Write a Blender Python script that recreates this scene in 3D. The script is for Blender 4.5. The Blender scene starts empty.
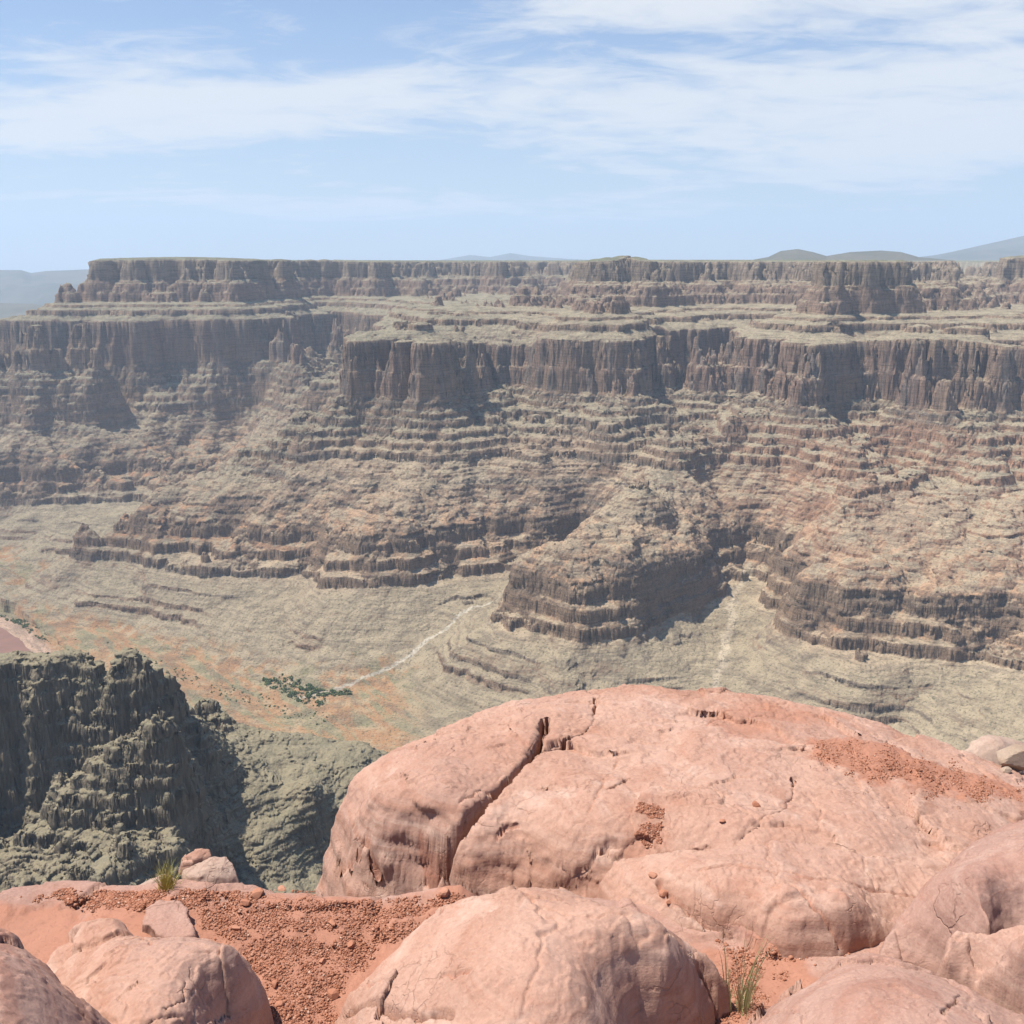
import bpy, math
import numpy as np
C = bpy.context
scene = C.scene

# ------------------------------------------------------------------ camera
PITCH = math.radians(13.68)
FPX = 1027.0
HAZE_DENSITY = 3.3e-5
cam_d = bpy.data.cameras.new('camera')
cam_d.sensor_width = 36.0
cam_d.lens = 36.0 * FPX / 1024.0
cam_d.clip_start = 0.05
cam_d.clip_end = 90000.0
cam = bpy.data.objects.new('camera', cam_d)
scene.collection.objects.link(cam)
cam.location = (0, 0, 0)
cam.rotation_euler = (math.pi/2 - PITCH, 0, 0)
scene.camera = cam

# ------------------------------------------------------------------ light
SUN_AZ = math.radians(-84.0)      # measured from +Y (view direction) clockwise
SUN_EL = math.radians(65.0)
sun_d = bpy.data.lights.new('sun', 'SUN')
sun_d.energy = 4.9
sun_d.angle = math.radians(0.5)
sun_d.color = (1.0, 0.93, 0.83)
sun = bpy.data.objects.new('sun', sun_d)
scene.collection.objects.link(sun)
sdir = np.array([math.sin(SUN_AZ)*math.cos(SUN_EL), math.cos(SUN_AZ)*math.cos(SUN_EL), math.sin(SUN_EL)])
import mathutils
sun.rotation_euler = mathutils.Vector(sdir).to_track_quat('Z', 'Y').to_euler()
sun.location = (-50, 10, 60)

world = bpy.data.worlds.new('World')
scene.world = world
world.use_nodes = True
wt = world.node_tree
wt.nodes.clear()
def wn(t, **k):
    n = wt.nodes.new(t)
    for a, b in k.items(): setattr(n, a, b)
    return n
def wl(a, b): wt.links.new(a, b)
sky = wn('ShaderNodeTexSky', sky_type='NISHITA')
sky.sun_disc = False
sky.sun_elevation = SUN_EL
sky.sun_rotation = SUN_AZ
sky.altitude = 1200
sky.air_density = 1.2
sky.dust_density = 1.2
sky.ozone_density = 1.0
tc = wn('ShaderNodeTexCoord')
sep = wn('ShaderNodeSeparateXYZ'); wl(tc.outputs['Generated'], sep.inputs[0])
def wmath(op, a, b=None, c=None, clamp=False):
    n = wn('ShaderNodeMath', operation=op); n.use_clamp = clamp
    for i, v in enumerate((a, b, c)):
        if v is None: continue
        if isinstance(v, (int, float)): n.inputs[i].default_value = v
        else: wl(v, n.inputs[i])
    return n.outputs[0]
# cloud layer: project the direction on a horizontal sheet
zc = wmath('MAXIMUM', sep.outputs[2], 0.0)
den = wmath('ADD', zc, 0.10)
cx = wmath('DIVIDE', sep.outputs[0], den)
cy = wmath('DIVIDE', sep.outputs[1], den)
comb = wn('ShaderNodeCombineXYZ'); wl(cx, comb.inputs[0]); wl(cy, comb.inputs[1])
def cloud(scale, sx, sy, rot, loc, detail, rough, lo, hi, dist=0.0):
    mp = wn('ShaderNodeMapping'); wl(comb.outputs[0], mp.inputs[0])
    mp.inputs['Rotation'].default_value = (0, 0, rot)
    mp.inputs['Scale'].default_value = (sx, sy, 1)
    mp.inputs['Location'].default_value = loc
    nz = wn('ShaderNodeTexNoise'); wl(mp.outputs[0], nz.inputs['Vector'])
    nz.inputs['Scale'].default_value = scale
    nz.inputs['Detail'].default_value = detail
    nz.inputs['Roughness'].default_value = rough
    nz.inputs['Distortion'].default_value = dist
    mr = wn('ShaderNodeMapRange', interpolation_type='SMOOTHSTEP'); wl(nz.outputs[0], mr.inputs[0])
    mr.inputs[1].default_value = lo; mr.inputs[2].default_value = hi
    return mr.outputs[0]
n1 = cloud(1.25, 0.62, 0.85, math.radians(24), (3.3, 1.6, 0), 11, 0.60, 0.0, 1.0, 0.9)
n2 = cloud(4.6, 0.60, 0.9, math.radians(-22), (1.0, 4.0, 2.0), 9, 0.66, 0.0, 1.0, 0.8)
def blob(x0, sx, y0, sy, amp):
    dx = wmath('DIVIDE', wmath('SUBTRACT', cx, x0), sx); dy = wmath('DIVIDE', wmath('SUBTRACT', cy, y0), sy)
    q = wmath('ADD', wmath('MULTIPLY', dx, dx), wmath('MULTIPLY', dy, dy))
    return wmath('MULTIPLY', wmath('EXPONENT', wmath('MULTIPLY', q, -1.0)), amp)
f = blob(-1.15, 1.25, 4.2, 0.65, 1.15)
for q in ((1.35, 1.25, 4.2, 1.45, 0.80), (0.40, 0.42, 3.02, 0.26, 0.85), (-0.75, 0.5, 2.78, 0.16, 0.7), (-0.6, 2.8, 6.8, 1.5, 0.75), (3.5, 2.0, 4.0, 2.0, 0.7), (-4.5, 2.0, 4.5, 2.0, 0.7)):
    f = wmath('ADD', f, blob(*q))
f = wmath('ADD', f, wmath('MULTIPLY', wmath('SUBTRACT', n1, 0.5), 1.5))
f = wmath('ADD', f, wmath('MULTIPLY', wmath('SUBTRACT', n2, 0.5), 0.95))
mrn = wn('ShaderNodeMapRange', interpolation_type='SMOOTHSTEP'); wl(f, mrn.inputs[0]); mrn.inputs[1].default_value = 0.05; mrn.inputs[2].default_value = 1.05
veil = wmath('MULTIPLY', wmath('EXPONENT', wmath('MULTIPLY', zc, -6.0)), 0.74)
cc = wmath('MAXIMUM', wmath('MULTIPLY_ADD', mrn.outputs[0], 0.92, 0.05, clamp=True), veil)
mix = wn('ShaderNodeMix', data_type='RGBA')
wl(cc, mix.inputs[0])
skym = wn('ShaderNodeMix', data_type='RGBA', blend_type='MULTIPLY'); skym.inputs[0].default_value = 1
wl(sky.outputs[0], skym.inputs[6]); skym.inputs[7].default_value = (0.50, 0.73, 1.02, 1)
wl(skym.outputs[2], mix.inputs[6])
mix.inputs[7].default_value = (6.8, 6.95, 7.2, 1)
bg = wn('ShaderNodeBackground')
bg.inputs['Strength'].default_value = 0.070
wl(mix.outputs[2], bg.inputs['Color'])
wo = wn('ShaderNodeOutputWorld'); wl(bg.outputs[0], wo.inputs['Surface'])

scene.view_settings.view_transform = 'Standard'
scene.view_settings.look = 'None'
scene.view_settings.exposure = 0.78
scene.view_settings.gamma = 1.0
scene.render.engine = 'CYCLES'
cy_ = scene.cycles
cy_.use_denoising = True
try: cy_.denoiser = 'OPENIMAGEDENOISE'
except Exception: pass
cy_.max_bounces = 5
cy_.diffuse_bounces = 2
cy_.glossy_bounces = 2
cy_.transmission_bounces = 2
cy_.volume_bounces = 1
cy_.sample_clamp_indirect = 4.0

# ------------------------------------------------------------------ helpers
cp, sp_ = math.cos(PITCH), math.sin(PITCH)
def ray(px, py):
    """unit-forward direction through a pixel of the 1024 frame"""
    u = (np.asarray(px, float) - 512.0)/FPX
    v = (512.0 - np.asarray(py, float))/FPX
    return np.stack([u, cp + v*sp_, -sp_ + v*cp], -1)
def at_z(px, py, z):
    r = ray(px, py); t = np.asarray(z, float)/r[..., 2]
    return r*t[..., None]
def at_range(px, d, py=300.0):
    r = ray(px, py)
    return np.stack([r[..., 0]/r[..., 1]*d, np.ones_like(r[..., 0])*d], -1)

def _hash(ix, iy, seed):
    h = (ix.astype(np.uint32)*np.uint32(374761393) + iy.astype(np.uint32)*np.uint32(668265263) + np.uint32((seed*2246822519) & 0xffffffff))
    h = (h ^ (h >> np.uint32(13)))*np.uint32(1274126177)
    return h ^ (h >> np.uint32(16))
_ga = np.linspace(0, 2*np.pi, 64, endpoint=False)
_GX, _GY = np.cos(_ga).astype(np.float32), np.sin(_ga).astype(np.float32)
def perlin(x, y, seed=0):
    x = np.asarray(x, np.float64); y = np.asarray(y, np.float64)
    fx, fy = np.floor(x), np.floor(y)
    ix, iy = fx.astype(np.int64), fy.astype(np.int64)
    dx, dy = (x-fx).astype(np.float32), (y-fy).astype(np.float32)
    ux = dx*dx*dx*(dx*(dx*6-15)+10); uy = dy*dy*dy*(dy*(dy*6-15)+10)
    def g(ox, oy):
        k = _hash(ix+ox, iy+oy, seed) & np.uint32(63)
        return _GX[k]*(dx-ox) + _GY[k]*(dy-oy)
    a = g(0, 0); b = g(1, 0); c = g(0, 1); d = g(1, 1)
    a = a + ux*(b-a); c = c + ux*(d-c)
    return (a + uy*(c-a))*1.5
def fbm(x, y, scale, octaves=4, seed=0, gain=0.5, lac=2.03):
    out = 0; amp = 1.0; f = 1.0/scale
    for o in range(octaves):
        out = out + amp*perlin(x*f+o*17.3, y*f-o*9.1, seed+o*7)
        amp *= gain; f *= lac
    return out
def ridged(x, y, scale, octaves=4, seed=0, gain=0.5, lac=2.03):
    out = 0; amp = 1.0; f = 1.0/scale
    for o in range(octaves):
        out = out + amp*(1-np.abs(perlin(x*f+o*13.7, y*f+o*5.9, seed+o*11))*2)
        amp *= gain; f *= lac
    return out
def cells(x, y, s, seed):
    """jointed blocks: edge distance, three random values per block, offset from its centre"""
    x = np.asarray(x)/s; y = np.asarray(y)/s
    ix, iy = np.floor(x).astype(np.int64), np.floor(y).astype(np.int64)
    f1 = np.full(x.shape, 9., np.float32); f2 = f1.copy(); hh = np.zeros(x.shape, np.uint32)
    ox = np.zeros(x.shape, np.float32); oy = ox.copy()
    for a in (-1, 0, 1):
        for b in (-1, 0, 1):
            h = _hash(ix+a, iy+b, seed)
            dx = (x-(ix+a+.15+.7*(h & np.uint32(1023))/1023.)).astype(np.float32)
            dy = (y-(iy+b+.15+.7*((h >> np.uint32(10)) & np.uint32(1023))/1023.)).astype(np.float32)
            d = dx*dx+dy*dy; n = d < f1
            f2 = np.where(n, f1, np.minimum(f2, d)); f1 = np.where(n, d, f1)
            hh = np.where(n, h, hh); ox = np.where(n, dx, ox); oy = np.where(n, dy, oy)
    h2 = hh*np.uint32(2654435761); h2 ^= h2 >> np.uint32(15)
    r = [((h2 >> np.uint32(k)) & np.uint32(511))/511.*2-1 for k in (1, 10, 19)]
    return np.sqrt(f2)-np.sqrt(f1), r, ox*s, oy*s
def mason(u, z, w, h, seed):
    """random offset per bedded block: courses of height h, joints about w apart"""
    L = np.floor(z/h).astype(np.int64); k = np.floor(u/w + (L*0.377) % 1.0).astype(np.int64)
    return (_hash(k, L, seed) & np.uint32(1023))/1023.*2-1
def sstep(a, b, x):
    t = np.clip((x-a)/(b-a), 0, 1); return t*t*(3-2*t)

def rbf_fit(pts, val, c, lam=1e-3):
    pts = np.asarray(pts, float); val = np.asarray(val, float)
    d = np.sqrt(((pts[:, None]-pts[None])**2).sum(-1) + c*c)
    n = len(pts)
    A = np.zeros((n+3, n+3)); A[:n, :n] = d - np.eye(n)*lam*c
    A[:n, n] = 1; A[:n, n+1:] = pts/1000; A[n, :n] = 1; A[n+1:, :n] = pts.T/1000
    b = np.concatenate([val, [0, 0, 0]])
    return pts, np.linalg.solve(A, b), c
def rbf_eval(m, x, y):
    pts, w, c = m
    sh = x.shape; x = x.ravel(); y = y.ravel(); out = np.empty(len(x))
    for i in range(0, len(x), 40000):
        X = x[i:i+40000, None]; Y = y[i:i+40000, None]
        d = np.sqrt((X-pts[:, 0])**2 + (Y-pts[:, 1])**2 + c*c)
        out[i:i+40000] = d @ w[:-3] + w[-3] + w[-2]*X[:, 0]/1000 + w[-1]*Y[:, 0]/1000
    return out.reshape(sh)
def bilerp(g, x0, y0, step, x, y):
    fx = np.clip((x-x0)/step, 0, g.shape[1]-1.001); fy = np.clip((y-y0)/step, 0, g.shape[0]-1.001)
    ix = fx.astype(int); iy = fy.astype(int); fx = fx-ix; fy = fy-iy
    fx = fx; a = g[iy, ix]*(1-fx)+g[iy, ix+1]*fx; b = g[iy+1, ix]*(1-fx)+g[iy+1, ix+1]*fx
    return a*(1-fy)+b*fy

def grid_mesh(name, X, Y, Z, mat, smooth=True, attrs=None, flip=False):
    """one sheet from 2D arrays (rows, cols)"""
    R, K = X.shape
    me = bpy.data.meshes.new(name)
    me.vertices.add(R*K)
    co = np.stack([X, Y, Z], -1).astype(np.float32).reshape(-1)
    me.vertices.foreach_set('co', co)
    i = (np.arange(R-1)[:, None]*K + np.arange(K-1)[None]).ravel()
    q = np.stack([i, i+1, i+K+1, i+K], -1)
    if flip: q = q[:, ::-1]
    q = q.astype(np.int32).ravel()
    n = (R-1)*(K-1)
    me.loops.add(n*4); me.polygons.add(n)
    me.loops.foreach_set('vertex_index', q)
    me.polygons.foreach_set('loop_start', np.arange(0, n*4, 4, dtype=np.int32))
    me.polygons.foreach_set('loop_total', np.full(n, 4, np.int32))
    me.polygons.foreach_set('use_smooth', np.full(n, smooth, bool))
    me.update(calc_edges=True)
    for an, av in (attrs or {}).items():
        if av.ndim == 3:
            a = me.color_attributes.new(an, 'FLOAT_COLOR', 'POINT')
            c4 = np.ones((R*K, 4), np.float32); c4[:, :3] = av.reshape(-1, 3)
            a.data.foreach_set('color', c4.ravel())
        else:
            a = me.attributes.new(an, 'FLOAT', 'POINT')
            a.data.foreach_set('value', av.astype(np.float32).ravel())
    me.materials.append(mat)
    o = bpy.data.objects.new(name, me)
    scene.collection.objects.link(o)
    return o
def mat_new(name):
    m = bpy.data.materials.new(name); m.use_nodes = True
    nt = m.node_tree; nt.nodes.clear()
    return m, nt
class NB:
    """tiny node builder"""
    def __init__(s, nt): s.nt = nt
    def n(s, t, **k):
        n = s.nt.nodes.new(t)
        for a, b in k.items(): setattr(n, a, b)
        return n
    def l(s, a, b): s.nt.links.new(a, b)
    def set(s, sock, v):
        if isinstance(v, (int, float, tuple)): sock.default_value = v
        else: s.l(v, sock)
    def math(s, op, a, b=None, c=None, clamp=False):
        n = s.n('ShaderNodeMath', operation=op); n.use_clamp = clamp
        for i, v in enumerate((a, b, c)):
            if v is not None: s.set(n.inputs[i], v)
        return n.outputs[0]
    def noise(s, vec, scale, detail=4, rough=0.55, dist=0.0):
        n = s.n('ShaderNodeTexNoise'); s.l(vec, n.inputs['Vector'])
        n.inputs['Scale'].default_value = scale; n.inputs['Detail'].default_value = detail
        n.inputs['Roughness'].default_value = rough; n.inputs['Distortion'].default_value = dist
        return n.outputs[0]
    def mapping(s, vec, sc=(1, 1, 1), rot=(0, 0, 0), loc=(0, 0, 0)):
        n = s.n('ShaderNodeMapping'); s.l(vec, n.inputs[0])
        n.inputs['Scale'].default_value = sc; n.inputs['Rotation'].default_value = rot; n.inputs['Location'].default_value = loc
        return n.outputs[0]
    def ramp(s, fac, stops):
        n = s.n('ShaderNodeValToRGB'); s.l(fac, n.inputs[0])
        cr = n.color_ramp
        while len(cr.elements) < len(stops): cr.elements.new(0.5)
        for e, (p, c) in zip(cr.elements, stops):
            e.position = p; e.color = (*c, 1) if len(c) == 3 else c
        return n.outputs[0]
    def mr(s, v, a, b, c=0.0, d=1.0, smooth=True):
        n = s.n('ShaderNodeMapRange', interpolation_type='SMOOTHSTEP' if smooth else 'LINEAR'); s.l(v, n.inputs[0])
        for i, q in enumerate((a, b, c, d)): n.inputs[i+1].default_value = q
        return n.outputs[0]
    def mix(s, f, a, b, mode='MIX'):
        n = s.n('ShaderNodeMix', data_type='RGBA', blend_type=mode)
        s.set(n.inputs[0], f)
        for i, v in ((6, a), (7, b)):
            if isinstance(v, tuple): n.inputs[i].default_value = (*v, 1) if len(v) == 3 else v
            else: s.l(v, n.inputs[i])
        return n.outputs[2]

# ------------------------------------------------------------------ the canyon
# strata profile: "P" = metres walked up the canyon side, z = height (eye level = 0)
LV = [(-90, -1010), (-40, -1005), (0, -989), (380, -950), (640, -820), (720, -695), (900, -560),
      (1030, -400), (1058, -238), (1210, -165), (1238, -92), (1265, -74), (1281, 0), (1330, 9), (2200, 14), (9000, 30)]
_P = np.array([p for p, z in LV], float); _Z = np.array([z for p, z in LV], float)
def s_inv(z): return float(np.interp(z, _Z, _P))
rng = np.random.RandomState(7)
def micro(z0, z1, p0, p1, layers, cliff_share, run_share, out):
    """cut a slope into ledges: each layer = talus then a small riser"""
    ws = rng.uniform(.3, 2.0, layers); ws /= ws.sum()
    z, p = z0, p0
    for w in ws:
        dz, dp = (z1-z0)*w, (p1-p0)*w
        cs = cliff_share*rng.uniform(.4, 1.5)
        out.append((p+dp*(1-run_share), z+dz*(1-cs)))
        z += dz; p += dp
        out.append((p, z))
prof = [(-90, -1010), (-40, -1005), (0, -989)]
micro(-989, -950, 0, 380, 4, .12, .03, prof)
micro(-950, -910, 380, 470, 2, .15, .08, prof)
prof += [(474, -898), (500, -888), (503, -877), (560, -852), (562, -845), (640, -820)]
prof += [(645, -794), (668, -783), (672, -757), (697, -744), (701, -722), (714, -700), (720, -695)]
micro(-695, -560, 720, 900, 13, .27, .07, prof)
prof += [(905, -541), (922, -534), (926, -517), (944, -508), (948, -492), (966, -482), (970, -461), (988, -451), (991, -437), (1006, -430), (1009, -418), (1030, -400)]
prof += [(1040, -330), (1047, -322), (1058, -238)]
prof += [(1120, -214), (1124, -196), (1165, -184), (1168, -176), (1210, -165)]
prof += [(1218, -130), (1226, -124), (1238, -92), (1252, -84), (1254, -79), (1265, -74), (1272, -30), (1275, -27), (1281, 0), (1330, 9), (2200, 14), (9000, 30)]
_PP = np.array([p for p, z in prof], float); _PZ = np.array([z for p, z in prof], float)
assert (np.diff(_PP) > 0).all()

ctl = []          # (x, y, P)
src = []
def dip(x, y):
    """the beds sink a little towards the west"""
    return -32*sstep(-.12, -.26, x/y)
def Lz(z, pts):
    for (px, py) in pts:
        zz = z
        for _ in range(12):
            w = at_z(px, py, zz); zz = .5*zz + .5*(z + dip(w[0], w[1])*(z < -500))
        ctl.append((w[0], w[1], s_inv(z))); src.append(('L', px, py, z))
def T(pts):
    for (px, py, z) in pts:
        w = at_z(px, py, z); ctl.append((w[0], w[1], s_inv(z-dip(w[0], w[1])*(z < -500)))); src.append(('T', px, py, z))
def D(pts):       # (px, range, P)
    for (px, d, p) in pts:
        w = at_range(px, d); ctl.append((w[0], w[1], p)); src.append(('D', px, d, p))
# foot of the big red cliff
Lz(-400, [(-60, 372), (0, 372), (45, 372), (58, 368), (90, 368), (137, 362), (200, 360), (270, 358), (292, 362), (316, 350), (335, 346), 
          (350, 388), (375, 391), (402, 397), (430, 398), (450, 396), (468, 387), (500, 384), (530, 384.5), (543, 387), (549, 388), (575, 389), (600, 391), (622, 393), (638, 395),
          (650, 388), (662, 380), (674, 377), (700, 376), (720, 373), (760, 371), (777, 393), (797, 398), (816, 405), (838, 400), (853, 388), (866, 396), (900, 401), (934, 409), (960, 406), (1000, 399),
          (1009, 396), (1016, 408), (1050, 410), (1100, 412)])
Lz(-238, [(-60, 326), (0, 326), (40, 326), (62, 326), (90, 325), (137, 321.7), (200, 320.7), (262, 319), (285, 320), (318, 314), (336, 311),
          (353, 337), (376, 339), (402, 342), (430, 341.5), (448, 341), (552, 337.5), (575, 338), (600, 339), (622, 340.5), (636, 341), (646, 337), (662, 332.5), (674, 331), (700, 330), (720, 328.5), (760, 327),
          (777, 339.5), (797, 342.5), (816, 346), (838, 343.5), (853, 338), (866, 342), (900, 344.5), (934, 348.5), (960, 347), (1000, 343.5), (1024, 349), (1100, 350)])
D([(466, 3440, 1058), (500, 3530, 1058), (530, 3500, 1058), (543, 3400, 1058)])
D([(52, 4290, 1044)])
# ledges and slopes below it
Lz(-560, [(-60, 413), (0, 413), (60, 413), (120, 412), (200, 410), (260, 406), (295, 414),
          (352, 452), (375, 461), (420, 461), (480, 458), (505, 450), (530, 457), (600, 461), (640, 459), (665, 450), (690, 455), (712, 467),
          (760, 465), (800, 476), (840, 498), (866, 480), (900, 465), (950, 475), (1000, 480), (1024, 480), (1100, 480)])
Lz(-695, [(-60, 460), (0, 460), (60, 460), (120, 457), (190, 450), (240, 443), (84, 512), (110, 513), (150, 517), (200, 517), (250, 518), (300, 520),
          (345, 525), (388, 530), (440, 523), (480, 516), (540, 516), (589, 512),
          (520, 577), (560, 579), (600, 578), (640, 566), (670, 560), (690, 552), (699, 535), (706, 524),
          (716, 516), (730, 523), (765, 517), (796, 528), (796, 556), (806, 576), (850, 583), (900, 585), (960, 585), (1024, 583), (1100, 580)])
Lz(-820, [(-60, 502), (0, 502), (60, 502), (110, 498), (78, 560), (100, 562), (150, 568), (200, 572), (260, 574), (300, 578), (350, 587), (400, 583),
          (450, 577), (497, 570), (541, 567), (578, 560),
          (494, 624), (520, 636), (560, 641), (600, 638), (640, 625), (670, 617), (692, 608), (699, 580),
          (737, 572), (765, 570), (770, 590), (790, 612), (820, 640), (850, 666), (866, 655), (890, 657), (930, 660), (971, 656), (1024, 650), (1100, 648)])
Lz(-950, [(-60, 549), (0, 549), (60, 614), (120, 632), (180, 655), (230, 680), (290, 706)])
# washes (valley lines)
T([(335, 358, -470), (328, 400, -590), (300, 430, -640), (250, 455, -690), (190, 485, -785), (120, 520, -880), (40, 545, -930),
   (352, 684, -955), (400, 662, -930), (440, 635, -900), (490, 606, -868), (530, 582, -840), (570, 553, -800), (603, 516, -700),
   (716, 692, -915), (728, 640, -880), (735, 600, -850), (748, 578, -828),
   (842, 415, -440), (850, 392, -392), (900, 735, -925), (800, 702, -900), (855, 716, -902), (980, 765, -950), (1024, 745, -940),
   (600, 690, -905), (660, 690, -900), (500, 690, -920), (560, 668, -850), (640, 655, -855), (450, 700, -945), (400, 715, -965), (440, 722, -965)])
# crests
T([(147, 491, -665), (219, 470, -620), (280, 455, -570), (318, 432, -500), (345, 412, -445),
   (700, 478, -570), (668, 499, -585), (640, 506, -590), (604, 530, -620), (576, 548, -640), (640, 540, -650), (620, 560, -665),
   (450, 492, -630), (300, 490, -650), (380, 492, -630), (860, 530, -625), (940, 530, -625)])
# hidden sides and valley floor
D([(200, 3420, s_inv(-740)), (280, 3500, s_inv(-700)), (120, 3250, s_inv(-850)), (325, 3800, s_inv(-590)), (340, 4300, s_inv(-560)),
   (345, 4700, s_inv(-520)), (60, 3080, s_inv(-930))])
T([(60, 640, -990), (100, 652, -989), (150, 670, -988), (200, 697, -988), (300, 730, -984), (100, 700, -989), (200, 740, -989), (30, 617, -987),
   (0, 605, -984), (-60, 590, -986)])
for px in (200, 350, 500, 650, 800, 950, 1100):
    D([(px, 1500, s_inv(-980)), (px, 1200, s_inv(-985))])
# the rim (px, range)
for px, d in [(100, 4660), (106, 4610), (150, 4600), (200, 4600), (240, 4660), (262, 4880), (275, 5100), (300, 5250), (325, 5380), (352, 5400), (383, 5400), (388, 5800),
              (420, 6050), (470, 6080), (515, 5900), (524, 5980), (527, 6500), (575, 6400), (592, 5600), (593, 5000), (595, 4330), (608, 4260), (630, 4240), (645, 4270), (654, 4420),
              (700, 4460), (760, 4500), (800, 4520), (838, 4500), (842, 3750), (850, 3580), (870, 3540), (893, 3580), (900, 3760), (992, 4560), (1024, 4480), (1100, 4400)]:
    D([(px, d, 1281)])
for px, d in [(60, 4420), (104, 4510), (150, 4500), (200, 4500), (240, 4540), (270, 4800), (292, 4960), (310, 5180), (345, 5230), (385, 5270), (400, 5700), (470, 5850), (515, 5750), (540, 6200), (575, 5700), (578, 4300)]:
    D([(px, d, 1210)])
D([(50, 4500, 1130), (88, 4700, 1215), (80, 5600, 1230), (0, 4420, 1062), (0, 4650, 1000), (-80, 4700, 950), (0, 5200, 800), (50, 5200, 850), (40, 7000, 800), (-100, 6500, 700), (60, 9000, 800)])
Lz(-165, [(577, 314), (600, 313), (622, 313), (640, 306), (680, 303), (730, 302), (780, 301), (812, 305), (826, 314), (850, 314), (880, 313), (896, 311), (908, 303), (960, 303), (1024, 303)])
Lz(-74, [(600, 281), (622, 281), (648, 280.7), (700, 280.3), (760, 280.2), (830, 280), (848, 285), (880, 285)])
D([(425, 4050, 1170), (470, 4000, 1188), (530, 3980, 1190), (566, 3960, 1182), (480, 4300, 1172), (430, 4700, 1168), (550, 4500, 1172), (400, 4300, 1160), (480, 5200, 1172), (550, 5200, 1172), (400, 5000, 1168), (572, 4700, 1172), (560, 5700, 1172), (530, 6000, 1185)])
D([(925, 4350, 1225), (950, 4480, 1254), (960, 4350, 1222), (910, 4450, 1254), (930, 5000, 1267), (975, 4700, 1267), (880, 5200, 1268), (950, 6000, 1270), (1000, 6000, 1270)])
for px in range(-50, 1150, 150):
    for d in (6900, 8500, 11000):
        if px > 90 and not (d == 6900 and px in (500, 550, 850, 1000, 900, 950)): D([(px, d, 1500 + (d-6900)*.3)])
D([(150, 5200, 1340), (230, 5300, 1340), (150, 6000, 1400), (620, 4500, 1320), (700, 5000, 1380), (800, 5000, 1380)])
ctl = np.array(ctl)
model = rbf_fit(ctl[:, :2], ctl[:, 2], 30.0, 0.05)

GX0, GY0, GS = -6500., 900., 20.
gx = np.arange(GX0, 6500, GS); gy = np.arange(GY0, 12000, GS)
_gxx, _gyy = np.meshgrid(gx, gy)
_half = np.abs(_gxx) < 0.72*_gyy + 300
_g = np.full(_gxx.shape, 1500.0)
_g[_half] = rbf_eval(model, _gxx[_half], _gyy[_half])
_g = np.maximum(_g, 22)
def envelope(g, L, sign):
    g = g*sign
    for _ in range(45):
        for (a, c, k) in ((0, 1, 1.), (0, -1, 1.), (1, 0, 1.), (-1, 0, 1.), (1, 1, 1.414), (-1, -1, 1.414), (1, -1, 1.414), (-1, 1, 1.414)):
            sh = np.roll(g, (a, c), (0, 1)) + L*GS*k
            if a == 1: sh[0] = 1e9
            if a == -1: sh[-1] = 1e9
            if c == 1: sh[:, 0] = 1e9
            if c == -1: sh[:, -1] = 1e9
            g = np.minimum(g, sh)
    return g*sign
_g = .5*envelope(_g, 1.35, 1) + .5*envelope(_g, 1.35, -1)
# past the west end of the far mesa the country falls away
_t = _gxx/_gyy; _w = sstep(-.388, -.408, _t)*sstep(4560, 4760, _gyy + (_t+.41)*600)
_g = _g*(1-_w) + np.minimum(_g, 560 + fbm(_gxx, _gyy, 900, 3, 77)*150)*_w
_w = sstep(4650, 4900, _gyy)*sstep(-.30, -.36, _t)*(1-sstep(-.388, -.408, _t))
# the river: left of this bank line
_bank = np.array([at_z(a, c, -989)[:2] for a, c in [(-300, 575), (-60, 606), (0, 622), (22, 637), (43, 656), (40, 680), (10, 720), (-80, 800), (-300, 900)]])
def bank_dist(X, Y):
    """signed distance to the river bank, negative in the water"""
    best = np.full(X.shape, 1e9); ins = np.zeros(X.shape, bool)
    q = _bank
    for (x0, y0), (x1, y1) in zip(q, np.roll(q, -1, 0)):
        dx, dy = x1-x0, y1-y0; t = np.clip(((X-x0)*dx+(Y-y0)*dy)/(dx*dx+dy*dy), 0, 1)
        best = np.minimum(best, np.hypot(X-x0-dx*t, Y-y0-dy*t))
        cr = (y0 > Y) != (y1 > Y)
        with np.errstate(divide='ignore', invalid='ignore'):
            ins ^= cr & (X < (x1-x0)*(Y-y0)/(y1-y0) + x0)
    return np.where(ins, -best, best)

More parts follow.
